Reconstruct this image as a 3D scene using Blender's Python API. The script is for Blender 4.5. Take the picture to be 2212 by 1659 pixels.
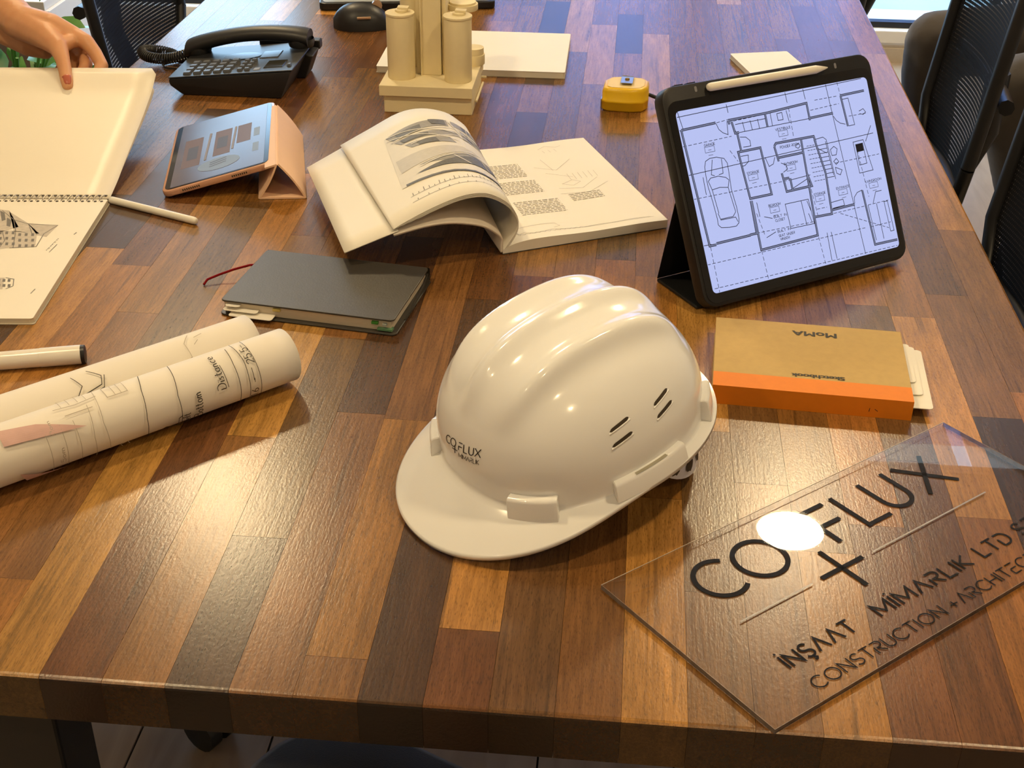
import bpy, bmesh, math, random
import numpy as np
from mathutils import Vector, Matrix

for o in list(bpy.data.objects): bpy.data.objects.remove(o, do_unlink=True)
scene = bpy.context.scene
C = scene.collection
TOP = 0.75                      # height of the table top above the floor
R = math.radians

# ------------------------------------------------------------------ camera
FPX, YAW, PITCH, ROLL, HC = 2864.2, -0.08797, 0.53785, 0.01099, 0.655
def cam_axes():
    f0 = np.array([math.sin(YAW), math.cos(YAW), 0]); r0 = np.array([math.cos(YAW), -math.sin(YAW), 0]); u0 = np.array([0, 0, 1.])
    f = math.cos(PITCH) * f0 - math.sin(PITCH) * u0; u = math.sin(PITCH) * f0 + math.cos(PITCH) * u0
    return math.cos(ROLL) * r0 + math.sin(ROLL) * u, -math.sin(ROLL) * r0 + math.cos(ROLL) * u, f
CR, CU, CF = cam_axes()
cam = bpy.data.cameras.new('camera'); cam_o = bpy.data.objects.new('camera', cam); C.objects.link(cam_o)
cam.sensor_fit = 'HORIZONTAL'; cam.sensor_width = 36.0; cam.lens = FPX / 2212 * 36; cam.clip_start = .02; cam.clip_end = 200
M = Matrix.Identity(4)
for i in range(3): M[i][0] = CR[i]; M[i][1] = CU[i]; M[i][2] = -CF[i]
M[2][3] = TOP + HC
cam_o.matrix_world = M
scene.camera = cam_o

# ------------------------------------------------------------------ world, exposure
vs = scene.view_settings
vs.view_transform = 'Standard'; vs.look = 'None'; vs.gamma = 1; vs.use_curve_mapping = False
vs.exposure = 0.0
world = bpy.data.worlds.new('sky'); scene.world = world; world.use_nodes = True
bg = world.node_tree.nodes['Background']; bg.inputs['Color'].default_value = (.52, .74, 1.0, 1); bg.inputs['Strength'].default_value = 8.0

LAMP_STRENGTH = 300.0
LAMP_COLOR = (1.0, .76, .43)

# ------------------------------------------------------------------ measuring: a ray of the photograph met with a real plane
def ray(x, y): return CF + ((x - 1106) / FPX) * CR - ((y - 829.5) / FPX) * CU
def onz(x, y, z=0.0):           # point at height z above the table top
    d = ray(x, y); t = (z - HC) / d[2]; return np.array([d[0] * t, d[1] * t, z])
def ony(x, y, Y):               # point at depth Y
    d = ray(x, y); t = Y / d[1]; return np.array([d[0] * t, Y, HC + d[2] * t])

# ------------------------------------------------------------------ materials
MATS = {}
def nodes_of(name):
    m = bpy.data.materials.new(name); m.use_nodes = True
    nt = m.node_tree; b = nt.nodes['Principled BSDF']
    return m, nt, b
def N(nt, t, **kw):
    n = nt.nodes.new(t)
    for k, v in kw.items(): setattr(n, k, v)
    return n
def mat(name, col, rough=.5, metal=0., var=.08, vscale=40., bump=0., bscale=200., coat=0., spec=.5, emit=None, estr=0., trans=0., ior=1.45, sheen=0., stretch=None):
    if name in MATS: return MATS[name]
    m, nt, b = nodes_of(name); L = nt.links.new
    b.inputs['Roughness'].default_value = rough; b.inputs['Metallic'].default_value = metal
    b.inputs['Coat Weight'].default_value = coat; b.inputs['Coat Roughness'].default_value = .05
    b.inputs['Specular IOR Level'].default_value = spec; b.inputs['IOR'].default_value = ior
    b.inputs['Transmission Weight'].default_value = trans; b.inputs['Sheen Weight'].default_value = sheen
    tc = N(nt, 'ShaderNodeTexCoord'); vec = tc.outputs['Object']
    if stretch:
        mp = N(nt, 'ShaderNodeMapping'); mp.inputs['Scale'].default_value = stretch; L(vec, mp.inputs['Vector']); vec = mp.outputs['Vector']
    ns = N(nt, 'ShaderNodeTexNoise'); ns.inputs['Scale'].default_value = vscale; ns.inputs['Detail'].default_value = 4; L(vec, ns.inputs['Vector'])
    mx = N(nt, 'ShaderNodeMix', data_type='RGBA')
    mx.inputs[6].default_value = tuple(c * (1 - var) for c in col) + (1,); mx.inputs[7].default_value = tuple(min(1, c * (1 + var)) for c in col) + (1,)
    L(ns.outputs['Fac'], mx.inputs[0]); L(mx.outputs[2], b.inputs['Base Color'])
    if bump:
        nb = N(nt, 'ShaderNodeTexNoise'); nb.inputs['Scale'].default_value = bscale; nb.inputs['Detail'].default_value = 3; L(vec, nb.inputs['Vector'])
        bp = N(nt, 'ShaderNodeBump'); bp.inputs['Strength'].default_value = bump; bp.inputs['Distance'].default_value = .001
        L(nb.outputs['Fac'], bp.inputs['Height']); L(bp.outputs['Normal'], b.inputs['Normal'])
    if emit:
        b.inputs['Emission Color'].default_value = (*emit, 1); b.inputs['Emission Strength'].default_value = estr
    MATS[name] = m; return m

def wood_mat(name='varnished_wood', tone=1.0):
    m, nt, b = nodes_of(name); L = nt.links.new
    tc = N(nt, 'ShaderNodeTexCoord'); oi = N(nt, 'ShaderNodeObjectInfo')
    off = N(nt, 'ShaderNodeVectorMath', operation='SCALE'); comb = N(nt, 'ShaderNodeCombineXYZ')
    for k in 'XYZ': L(oi.outputs['Random'], comb.inputs[k])
    L(comb.outputs[0], off.inputs[0]); off.inputs['Scale'].default_value = 37.0
    add = N(nt, 'ShaderNodeVectorMath', operation='ADD'); L(tc.outputs['Object'], add.inputs[0]); L(off.outputs[0], add.inputs[1])
    def noise(sc, scale, detail, dist=0., rough=.5):
        mp = N(nt, 'ShaderNodeMapping'); mp.inputs['Scale'].default_value = sc; L(add.outputs[0], mp.inputs['Vector'])
        n = N(nt, 'ShaderNodeTexNoise'); n.inputs['Scale'].default_value = scale; n.inputs['Detail'].default_value = detail; n.inputs['Distortion'].default_value = dist; n.inputs['Roughness'].default_value = rough
        L(mp.outputs[0], n.inputs['Vector']); return n
    big = noise((1, .12, 1), 34, 3, 1.2)             # broad figure
    fib = noise((1, .06, 1), 420, 4, .3, .6)          # fibres
    pore = noise((1, .12, 1), 1500, 2)                 # pores
    peel = noise((1, .55, 1), 520, 2)                 # lacquer skin
    def ramp(src, a, c0, d, c1):
        r = N(nt, 'ShaderNodeMapRange'); r.inputs[1].default_value = a; r.inputs[2].default_value = d; r.inputs[3].default_value = c0; r.inputs[4].default_value = c1
        L(src, r.inputs[0]); return r.outputs[0]
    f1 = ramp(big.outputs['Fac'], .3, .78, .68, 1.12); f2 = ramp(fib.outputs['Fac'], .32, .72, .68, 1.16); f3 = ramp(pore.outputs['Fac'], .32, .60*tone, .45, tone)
    m1 = N(nt, 'ShaderNodeMath', operation='MULTIPLY'); L(f1, m1.inputs[0]); L(f2, m1.inputs[1])
    streak = noise((1, .018, 1), 170, 3, .6); wild = noise((1, .10, 1), 20, 2, 2.0)      # dark annual lines, strong only here and there
    f4 = ramp(streak.outputs['Fac'], .54, 1.0, .66, .58); f5 = ramp(wild.outputs['Fac'], .45, 0., .62, 1.)
    one = N(nt, 'ShaderNodeMix', data_type='FLOAT'); one.inputs[2].default_value = 1.0; L(f5, one.inputs[0]); L(f4, one.inputs[3])
    m0 = N(nt, 'ShaderNodeMath', operation='MULTIPLY'); L(f3, m0.inputs[0]); L(one.outputs[0], m0.inputs[1])
    m2 = N(nt, 'ShaderNodeMath', operation='MULTIPLY'); L(m1.outputs[0], m2.inputs[0]); L(m0.outputs[0], m2.inputs[1])
    sc = N(nt, 'ShaderNodeVectorMath', operation='SCALE'); L(oi.outputs['Color'], sc.inputs[0]); L(m2.outputs[0], sc.inputs['Scale'])
    L(sc.outputs[0], b.inputs['Base Color'])
    hsum = N(nt, 'ShaderNodeMath', operation='ADD'); L(peel.outputs['Fac'], hsum.inputs[0]); L(fib.outputs['Fac'], hsum.inputs[1])
    bp = N(nt, 'ShaderNodeBump'); bp.inputs['Strength'].default_value = .11; bp.inputs['Distance'].default_value = .0008
    L(hsum.outputs[0], bp.inputs['Height']); L(bp.outputs['Normal'], b.inputs['Normal'])
    b.inputs['Roughness'].default_value = .25; b.inputs['IOR'].default_value = 1.5
    return m

def mesh_fabric():
    m, nt, b = nodes_of('chair_mesh'); L = nt.links.new
    b.inputs['Base Color'].default_value = (.007, .007, .009, 1); b.inputs['Roughness'].default_value = .8; b.inputs['Specular IOR Level'].default_value = .15
    tc = N(nt, 'ShaderNodeTexCoord')
    outs = []
    for ax, sc in (('X', 250.), ('Z', 160.)):
        w = N(nt, 'ShaderNodeTexWave', wave_type='BANDS', bands_direction=ax); w.inputs['Scale'].default_value = sc / 6.2832 * 1.6; L(tc.outputs['Object'], w.inputs['Vector'])
        g = N(nt, 'ShaderNodeMath', operation='GREATER_THAN'); g.inputs[1].default_value = .80; L(w.outputs['Fac'], g.inputs[0]); outs.append(g.outputs[0])
    mul = N(nt, 'ShaderNodeMath', operation='MULTIPLY'); L(outs[0], mul.inputs[0]); L(outs[1], mul.inputs[1])
    inv = N(nt, 'ShaderNodeMath', operation='SUBTRACT'); inv.inputs[0].default_value = 1; L(mul.outputs[0], inv.inputs[1])
    L(inv.outputs[0], b.inputs['Alpha'])
    return m

def schlick(nt, f0):
    lw = N(nt, 'ShaderNodeLayerWeight'); lw.inputs['Blend'].default_value = .5
    pw = N(nt, 'ShaderNodeMath', operation='POWER'); pw.inputs[1].default_value = 5; nt.links.new(lw.outputs['Facing'], pw.inputs[0])
    ma = N(nt, 'ShaderNodeMath', operation='MULTIPLY_ADD'); ma.inputs[1].default_value = 1-f0; ma.inputs[2].default_value = f0; nt.links.new(pw.outputs[0], ma.inputs[0])
    return ma.outputs[0]
def acrylic_mat():
    m = bpy.data.materials.new('clear_acrylic'); m.use_nodes = True; nt = m.node_tree; nt.nodes.clear(); L = nt.links.new
    out = N(nt, 'ShaderNodeOutputMaterial'); tr = N(nt, 'ShaderNodeBsdfTransparent'); tr.inputs['Color'].default_value = (.93, .93, .95, 1)
    gl = N(nt, 'ShaderNodeBsdfGlossy'); gl.inputs['Roughness'].default_value = .012
    ns = N(nt, 'ShaderNodeTexNoise'); ns.inputs['Scale'].default_value = 3; bp = N(nt, 'ShaderNodeBump'); bp.inputs['Strength'].default_value = .004; bp.inputs['Distance'].default_value = .01
    L(ns.outputs['Fac'], bp.inputs['Height']); L(bp.outputs[0], gl.inputs['Normal'])
    mx = N(nt, 'ShaderNodeMixShader')
    L(schlick(nt, .045), mx.inputs[0]); L(tr.outputs[0], mx.inputs[1]); L(gl.outputs[0], mx.inputs[2]); L(mx.outputs[0], out.inputs['Surface'])
    return m

# ------------------------------------------------------------------ mesh building
class MB:
    def __init__(s): s.v = []; s.f = []
    def add(s, vs, fs):
        n = len(s.v); s.v += [tuple(float(c) for c in p) for p in vs]; s.f += [tuple(n + i for i in f) for f in fs]; return s
    def box(s, x0, x1, y0, y1, z0, z1):
        return s.add([(x0,y0,z0),(x1,y0,z0),(x1,y1,z0),(x0,y1,z0),(x0,y0,z1),(x1,y0,z1),(x1,y1,z1),(x0,y1,z1)], [(0,3,2,1),(4,5,6,7),(0,1,5,4),(1,2,6,5),(2,3,7,6),(3,0,4,7)])
    def prism(s, poly, z0, z1):
        n = len(poly)
        if sum(poly[i][0]*poly[(i+1)%n][1]-poly[(i+1)%n][0]*poly[i][1] for i in range(n)) < 0: poly = poly[::-1]
        return s.add([(x,y,z0) for x,y in poly] + [(x,y,z1) for x,y in poly], [tuple(range(n))[::-1], tuple(range(n,2*n))] + [(i,(i+1)%n,n+(i+1)%n,n+i) for i in range(n)])
    def grid(s, P, wrap=False):       # P[i][j] -> points ; wrap closes j
        nu, nv = len(P), len(P[0]); vs = [p for r in P for p in r]; fs = []
        for i in range(nu - 1):
            for j in range(nv if wrap else nv - 1):
                k = (j + 1) % nv; fs.append((i*nv+j, i*nv+k, (i+1)*nv+k, (i+1)*nv+j))
        return s.add(vs, fs)
    def tube(s, pts, rad, n=12, cap=True):
        pts = [np.array(p, float) for p in pts]; rad = rad if hasattr(rad, '__len__') else [rad] * len(pts); rings = []
        up = None
        for i, p in enumerate(pts):
            t = pts[min(i+1, len(pts)-1)] - pts[max(i-1, 0)]; t /= np.linalg.norm(t) + 1e-12
            if up is None:
                up = np.array([0,0,1.]) if abs(t[2]) < .9 else np.array([1.,0,0])
            a = np.cross(t, up); a /= np.linalg.norm(a) + 1e-12; b = np.cross(a, t); up = b
            rings.append([p + rad[i]*(math.cos(2*math.pi*k/n)*a + math.sin(2*math.pi*k/n)*b) for k in range(n)])
        s.grid(rings, wrap=True)
        if cap:
            m = len(s.v) - n * len(pts); s.f.append(tuple(m + k for k in range(n))); e = len(s.v) - n; s.f.append(tuple(e + k for k in reversed(range(n))))
        return s
    def lathe(s, prof, n=32, c=(0,0,0)):     # prof: (r,z)
        rows = [[(c[0]+r*math.cos(2*math.pi*k/n), c[1]+r*math.sin(2*math.pi*k/n), c[2]+z) for k in range(n)] for r, z in prof]
        return s.grid(rows, wrap=True)
    def xf(s, M):
        s.v = [tuple(M @ Vector(p)) for p in s.v]; return s
def rrect(x0, x1, y0, y1, r, n=5):
    out = []
    for cx, cy, a0 in ((x1-r,y1-r,0),(x0+r,y1-r,90),(x0+r,y0+r,180),(x1-r,y0+r,270)):
        for k in range(n+1):
            a = R(a0 + 90*k/n); out.append((cx+r*math.cos(a), cy+r*math.sin(a)))
    return out
def link(name, mb, m, parent=None, smooth=None, bevel=0, seg=2, loc=None, rot=None):
    me = bpy.data.meshes.new(name); me.from_pydata(mb.v, [], mb.f); me.validate()
    bm = bmesh.new(); bm.from_mesh(me); bmesh.ops.remove_doubles(bm, verts=bm.verts, dist=1e-6)
    bmesh.ops.recalc_face_normals(bm, faces=bm.faces)
    if bevel:
        es = [e for e in bm.edges if len(e.link_faces) == 2 and e.calc_face_angle(0) > R(35)]
        bmesh.ops.bevel(bm, geom=es, offset=bevel, segments=seg, affect='EDGES', profile=.5, clamp_overlap=True)
    bm.to_mesh(me); bm.free()
    ms = m if isinstance(m, (list, tuple)) else [m]
    for k in ms: me.materials.append(k)
    if smooth is not None:
        for p in me.polygons: p.use_smooth = True
        me.set_sharp_from_angle(angle=R(smooth))
    o = bpy.data.objects.new(name, me); C.objects.link(o)
    if parent: o.parent = parent
    if loc is not None: o.location = loc
    if rot is not None: o.rotation_euler = rot
    return o
def tag(o, label, cat, group=None):
    o['label'] = label; o['category'] = cat
    if group: o['group'] = group
    return o
def thing(name, label, cat, loc=(0,0,0), rotz=0, group=None, mat4=None):
    o = bpy.data.objects.new(name, None); C.objects.link(o); o.empty_display_size = .05
    if mat4 is not None: o.matrix_world = mat4
    else: o.location = loc; o.rotation_euler = (0,0,rotz)
    return tag(o, label, cat, group)
def struct(o): o['kind'] = 'structure'; return o
def copy_tree(o, parent=None):
    c = o.copy(); C.objects.link(c); c.parent = parent
    for ch in list(o.children): copy_tree(ch, c)
    return c
def frame4(o, ex, ey, ez=None):
    ex = np.array(ex, float); ex /= np.linalg.norm(ex); ey = np.array(ey, float); ey -= ex*(ex@ey); ey /= np.linalg.norm(ey); ez = np.cross(ex, ey)
    m = Matrix.Identity(4)
    for i in range(3): m[i][0]=ex[i]; m[i][1]=ey[i]; m[i][2]=ez[i]; m[i][3]=float(o[i])
    return m

def blob(chains, voxel=.002, smooth=6, step=.35):
    """one continuous skin over chains of (point, radius)"""
    bm = bmesh.new()
    for ch in chains:
        for (p, r), (q, s) in zip(ch[:-1], ch[1:]):
            p = Vector(p); q = Vector(q); d = (q-p).length; n = max(1, int(d / (min(r, s)*step)))
            for i in range(n + 1):
                t = i / n; bmesh.ops.create_icosphere(bm, subdivisions=2, radius=r+(s-r)*t, matrix=Matrix.Translation(p.lerp(q, t)))
    me = bpy.data.meshes.new('tmp'); bm.to_mesh(me); bm.free()
    o = bpy.data.objects.new('tmp', me); C.objects.link(o)
    rm = o.modifiers.new('r', 'REMESH'); rm.mode = 'VOXEL'; rm.voxel_size = voxel
    sm = o.modifiers.new('s', 'SMOOTH'); sm.iterations = smooth; sm.factor = .5
    dg = bpy.context.evaluated_depsgraph_get(); dg.update()
    new = bpy.data.meshes.new_from_object(o.evaluated_get(dg)); bpy.data.objects.remove(o)
    mb = MB(); mb.add([tuple(v.co) for v in new.vertices], [tuple(p.vertices) for p in new.polygons]); bpy.data.meshes.remove(new)
    return mb

# ------------------------------------------------------------------ drawn and lettered marks: flat ribbons laid on a surface
def arc(cx, cy, rx, ry, a0, a1, n=14): return [(cx+rx*math.cos(R(a0+(a1-a0)*k/n)), cy+ry*math.sin(R(a0+(a1-a0)*k/n))) for k in range(n+1)]
G = {
 'A': (.8, [[(0,0),(.4,1),(.8,0)],[(.15,.35),(.65,.35)]]), '^': (.8, [[(0,0),(.4,1),(.8,0)]]),
 'B': (.65, [[(0,0),(0,1),(.38,1)]+arc(.38,.77,.22,.23,90,-90,8)+[(0,.54)],[(.4,.54)]+arc(.4,.27,.25,.27,90,-90,8)+[(0,0)]]),
 'C': (.85, [arc(.5,.5,.5,.5,45,315,24)]), 'O': (1.0, [arc(.5,.5,.5,.5,0,360,32)]),
 'D': (.75, [[(0,0),(0,.62)],[(.0,.0),(.3,0)]+arc(.3,.5,.45,.5,-90,90,16)+[(.0,1)]]), 'E': (.6, [[(.6,1),(0,1),(0,0),(.6,0)],[(0,.52),(.5,.52)]]),
 'e': (.6, [[(.6,1),(0,1)],[(.6,.52),(.1,.52),(.0,.42),(0,0),(.6,0)]]),
 'F': (.6, [[(0,0),(0,1),(.6,1)],[(0,.52),(.5,.52)]]), 'f': (.6, [[(0,1),(.6,1)],[(0,0),(0,.5),(.55,.5)]]),
 'G': (.9, [arc(.5,.5,.5,.5,45,360,24)+[(.6,.5)]]), 'H': (.7, [[(0,0),(0,1)],[(.7,0),(.7,1)],[(0,.5),(.7,.5)]]),
 'I': (.0, [[(0,0),(0,1)]]), 'i': (.0, [[(0,0),(0,1)],[(0,1.18),(0,1.30)]]), 'K': (.65, [[(0,0),(0,1)],[(.62,1),(.08,.5),(.65,0)]]),
 'L': (.57, [[(0,1),(0,0),(.57,0)]]), 'M': (.95, [[(0,0),(.0,1),(.475,.2),(.95,1),(.95,0)]]), 'N': (.75, [[(0,0),(0,1),(.75,0),(.75,1)]]),
 'P': (.6, [[(0,0),(0,1),(.35,1)]+arc(.35,.74,.25,.26,90,-90,8)+[(0,.48)]]),
 'R': (.65, [[(0,1),(.38,1)]+arc(.38,.74,.26,.26,90,-90,8)+[(.2,.48),(.65,0)],[(0,0),(0,.6)]]),
 'S': (.6, [arc(.3,.75,.28,.25,30,270,14)+arc(.3,.25,.3,.25,90,-150,14)[1:]]),
 '$': (.6, [arc(.3,.75,.28,.25,30,270,14)+arc(.3,.25,.3,.25,90,-150,14)[1:],[(.3,0),(.3,-.1),(.42,-.18),(.33,-.28),(.2,-.26)]]),
 'T': (.7, [[(0,1),(.7,1)],[(.35,1),(.35,0)]]), 'U': (.68, [[(0,1),(0,.34)]+arc(.34,.34,.34,.34,180,360,14)+[(.68,1)]]),
 'V': (.75, [[(0,1),(.375,0),(.75,1)]]), 'W': (1.1, [[(0,1),(.27,0),(.55,.9),(.83,0),(1.1,1)]]), 'X': (.8, [[(0,0),(.8,1)],[(0,1),(.8,0)]]),
 'Y': (.7, [[(0,1),(.35,.5),(.7,1)],[(.35,.5),(.35,0)]]), 'Z': (.7, [[(0,1),(.7,1),(0,0),(.7,0)]]), '+': (.6, [[(0,.5),(.6,.5)],[(.3,.2),(.3,.8)]]),
 '-': (.5, [[(0,.45),(.5,.45)]]), '.': (.1, [[(0,0),(.1,.05)]]), '1': (.2, [[(0,.8),(.2,1),(.2,0)]]),
 '2': (.55, [arc(.27,.72,.27,.28,160,-30,10)+[(0,0),(.55,0)]]), '5': (.55, [[(.5,1),(.08,1),(.03,.55)]+arc(.25,.3,.28,.3,110,-150,12)]), '6': (.5, [[(.42,1),(.1,.55)]+arc(.25,.26,.25,.26,160,-200,18)]),
 'a_': (.5, [arc(.22,.25,.22,.25,60,400,16)+[(.44,.5),(.44,.05),(.52,0)]]), 'c_': (.45, [arc(.24,.25,.22,.25,45,315,12)]), 'e_': (.45, [[(.02,.26),(.44,.3)]+arc(.23,.25,.21,.25,15,320,14)]),
 'i_': (.15, [[(.05,.5),(.05,.06),(.15,0)],[(.05,.7),(.07,.74)]]), 'm_': (.75, [[(0,.5),(.02,0)],[(.02,.35),(.15,.5),(.3,.42),(.32,0)],[(.32,.35),(.5,.5),(.64,.4),(.68,0)]]),
 'n_': (.45, [[(0,.5),(.02,0)],[(.02,.35),(.18,.5),(.36,.4),(.4,0)]]), 'o_': (.5, [arc(.24,.25,.23,.25,80,440,16)]), 's_': (.35, [[(.33,.45),(.15,.5),(.05,.4),(.28,.2),(.2,.02),(0,.05)]]),
 't_': (.35, [[(.15,.85),(.13,.1),(.25,0),(.35,.05)],[(0,.55),(.32,.58)]]), 'f_': (.35, [[(.35,.9),(.2,1),(.12,.85),(.1,0)],[(0,.5),(.3,.52)]]),
}
def text(s, h, gap=.22, x=0, y=0, width=None, lower=False):
    """strokes of a line of text with cap height h, start at (x,y)"""
    keys = []; 
    for i, c in enumerate(s): keys.append((c + '_') if (lower and c.islower()) else c)
    w = sum((.55 if k == ' ' else G[k][0]) + gap for k in keys) - gap
    fx = h if width is None else width / w
    out = []; cx = 0
    for k in keys:
        if k == ' ': cx += .55 + gap; continue
        for st in G[k][1]: out.append([(x + (cx + px)*fx, y + py*h) for px, py in st])
        cx += G[k][0] + gap
    return out
def dash(p, q, a=.004, b=.002):
    p = np.array(p, float); q = np.array(q, float); d = np.linalg.norm(q-p); n = (q-p)/d; out = []; t = 0
    while t < d: out.append([tuple(p+n*t), tuple(p+n*min(d, t+a))]); t += a + b
    return out
def ribbon(mb, pl, w, fn, step=.01, closed=None):
    pl = [np.array(p[:2], float) for p in pl]
    q = [pl[0]]
    for a, b in zip(pl[:-1], pl[1:]):
        n = max(1, int(np.linalg.norm(b-a)/step)); q += [a+(b-a)*k/n for k in range(1, n+1)]
    q = [p for i, p in enumerate(q) if i == 0 or np.linalg.norm(p-q[i-1]) > 1e-7]
    if len(q) < 2: return
    cl = np.linalg.norm(q[0]-q[-1]) < 1e-6 and len(q) > 3
    Lf = []; Rt = []
    for i, p in enumerate(q):
        a = q[i-1] if i > 0 else (q[-2] if cl else None); b = q[i+1] if i < len(q)-1 else (q[1] if cl else None)
        d1 = (p-a)/np.linalg.norm(p-a) if a is not None else None; d2 = (b-p)/np.linalg.norm(b-p) if b is not None else None
        if d1 is None: d1 = d2
        if d2 is None: d2 = d1
        n1 = np.array([-d1[1], d1[0]]); n2 = np.array([-d2[1], d2[0]]); m = n1+n2; l = np.linalg.norm(m)
        m = n1 if l < .2 else m/l; k = min(2.2, 1/max(.3, m@n1))
        Lf.append(p+m*k*w/2); Rt.append(p-m*k*w/2)
    mb.grid([[fn(*a), fn(*b)] for a, b in zip(Lf, Rt)])
def ink(name, strokes, w, fn, m, parent, step=.01, thick=0):
    mb = MB()
    for st in strokes: ribbon(mb, st, w, fn, step)
    o = link(name, mb, m, parent)
    if len(strokes) > 1: o['kind'] = 'stuff'
    if thick:
        md = o.modifiers.new('thick', 'SOLIDIFY'); md.thickness = thick; md.offset = 1
    return o
def patch(mb, poly, fn, n=6):      # quad (4 corners) laid on a surface
    a, b, c, d = [np.array(p, float) for p in poly]
    mb.grid([[fn(*((a*(1-i/n)+b*i/n)*(1-j/n)+(d*(1-i/n)+c*i/n)*j/n)) for j in range(n+1)] for i in range(n+1)])
    return mb
def font_mesh(s, size):
    cu = bpy.data.curves.new('t', 'FONT'); cu.body = s; cu.size = size; cu.align_x = 'CENTER'
    o = bpy.data.objects.new('t', cu); C.objects.link(o); dg = bpy.context.evaluated_depsgraph_get(); dg.update()
    me = bpy.data.meshes.new_from_object(o.evaluated_get(dg)); mb = MB().add([tuple(v.co) for v in me.vertices], [tuple(p.vertices) for p in me.polygons])
    bpy.data.objects.remove(o); bpy.data.meshes.remove(me); return mb

# ================================================================== ROOM
X0, X1, Y0, Y1, ZC = -3.2, 2.7, -2.0, 4.7, TOP + 1.9
wallm = mat('wall_paint', (.74, .68, .60), .8, var=.03, bump=.1, bscale=120)
ceilm = mat('ceiling_paint', (.72, .67, .60), .85, var=.03)
whitem = mat('white_paint', (.80, .79, .77), .5, var=.02)
taupe = mat('taupe_laminate', (.17, .135, .105), .5, var=.08)
darkm = mat('dark_grout', (.05, .045, .04), .9)
black_metal = mat('black_metal', (.012, .011, .012), .38, 0, var=.15, bump=.05, bscale=500)

fl = struct(link('floor', MB().box(X0, X1, Y0, Y1, -.06, -.006), darkm))
tile_m, nt, b = nodes_of('wood_look_tile'); L_ = nt.links.new
tc = N(nt, 'ShaderNodeTexCoord'); oi = N(nt, 'ShaderNodeObjectInfo'); mp = N(nt, 'ShaderNodeMapping'); mp.inputs['Scale'].default_value = (1, .15, 1); L_(tc.outputs['Object'], mp.inputs['Vector'])
ad = N(nt, 'ShaderNodeVectorMath', operation='ADD'); cb = N(nt, 'ShaderNodeCombineXYZ'); L_(oi.outputs['Random'], cb.inputs[2]); sc_ = N(nt, 'ShaderNodeVectorMath', operation='SCALE'); sc_.inputs['Scale'].default_value = 50; L_(cb.outputs[0], sc_.inputs[0]); L_(mp.outputs[0], ad.inputs[0]); L_(sc_.outputs[0], ad.inputs[1])
ns = N(nt, 'ShaderNodeTexNoise'); ns.inputs['Scale'].default_value = 28; ns.inputs['Detail'].default_value = 6; ns.inputs['Distortion'].default_value = .8; L_(ad.outputs[0], ns.inputs['Vector'])
mx = N(nt, 'ShaderNodeMix', data_type='RGBA'); mx.inputs[6].default_value = (.28, .205, .15, 1); mx.inputs[7].default_value = (.52, .43, .34, 1); L_(ns.outputs['Fac'], mx.inputs[0]); L_(mx.outputs[2], b.inputs['Base Color']); b.inputs['Roughness'].default_value = .32
TW, TL = .19, 1.2
tile_mesh = None
nx = int((X1 - X0) / TW) + 1; ny = int((Y1 - Y0) / TL) + 2
for i in range(nx):
    xa = -.645 + TW * (i - round((-.645 - X0) / TW)); off = (i * .47) % 1.0 * TL
    if xa < X0 - .001 or xa + TW > X1 + .001: continue
    for j in range(-1, ny):
        ya = max(Y0, Y0 + j*TL + off); yb = min(Y1, Y0 + (j+1)*TL + off)
        if yb - ya < .05: continue
        if abs(yb - ya - TL) < 1e-6 and tile_mesh:
            o = bpy.data.objects.new('tile', tile_mesh); C.objects.link(o); o.parent = fl
        else:
            o = link('tile', MB().box(-TW/2+.0015, TW/2-.0015, -(yb-ya)/2+.0015, (yb-ya)/2-.0015, -.006, 0), tile_m, fl, bevel=.0008, seg=1)
            if abs(yb - ya - TL) < 1e-6: tile_mesh = o.data
        o.location = (xa+TW/2, (ya+yb)/2, 0)
SK = (.70, 1.85, 3.86, 4.62)          # unseen roof light, added to mirror brightly in the sign and table edge
struct(link('ceiling', MB().box(X0, X1, Y0, SK[2], ZC, ZC+.1).box(X0, X1, SK[3], Y1, ZC, ZC+.1).box(X0, SK[0], SK[2], SK[3], ZC, ZC+.1).box(SK[1], X1, SK[2], SK[3], ZC, ZC+.1), ceilm))
struct(link('wall_left', MB().box(X0-.1, X0, Y0, Y1, -.06, ZC), wallm))
struct(link('wall_right', MB().box(X1, X1+.1, Y0, Y1, -.06, ZC), wallm))
struct(link('wall_near', MB().box(X0-.1, X1+.1, Y0-.1, Y0, -.06, ZC), wallm))
# far wall with two tall windows
WINS = [(-2.35, -1.22), (-.82, 1.25)]; WB, WT = .11, TOP + 1.12
mb = MB(); xs = [X0-.1]
for a, b_ in WINS: xs += [a, b_]
xs.append(X1+.1)
for k in range(0, len(xs), 2): mb.box(xs[k], xs[k+1], Y1, Y1+.12, -.06, ZC)
for a, b_ in WINS: mb.box(a, b_, Y1, Y1+.12, -.06, WB-.045); mb.box(a, b_, Y1, Y1+.12, WT, ZC)
struct(link('wall_far', mb, wallm))
glass = bpy.data.materials.new('window_glass'); glass.use_nodes = True; nt = glass.node_tree; nt.nodes.clear()
o_ = N(nt, 'ShaderNodeOutputMaterial'); tr = N(nt, 'ShaderNodeBsdfTransparent'); tr.inputs['Color'].default_value = (.9, .95, .96, 1); gl = N(nt, 'ShaderNodeBsdfGlossy'); gl.inputs['Roughness'].default_value = .01
mx = N(nt, 'ShaderNodeMixShader')
nt.links.new(schlick(nt, .05), mx.inputs[0]); nt.links.new(tr.outputs[0], mx.inputs[1]); nt.links.new(gl.outputs[0], mx.inputs[2]); nt.links.new(mx.outputs[0], o_.inputs[0])
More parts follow.
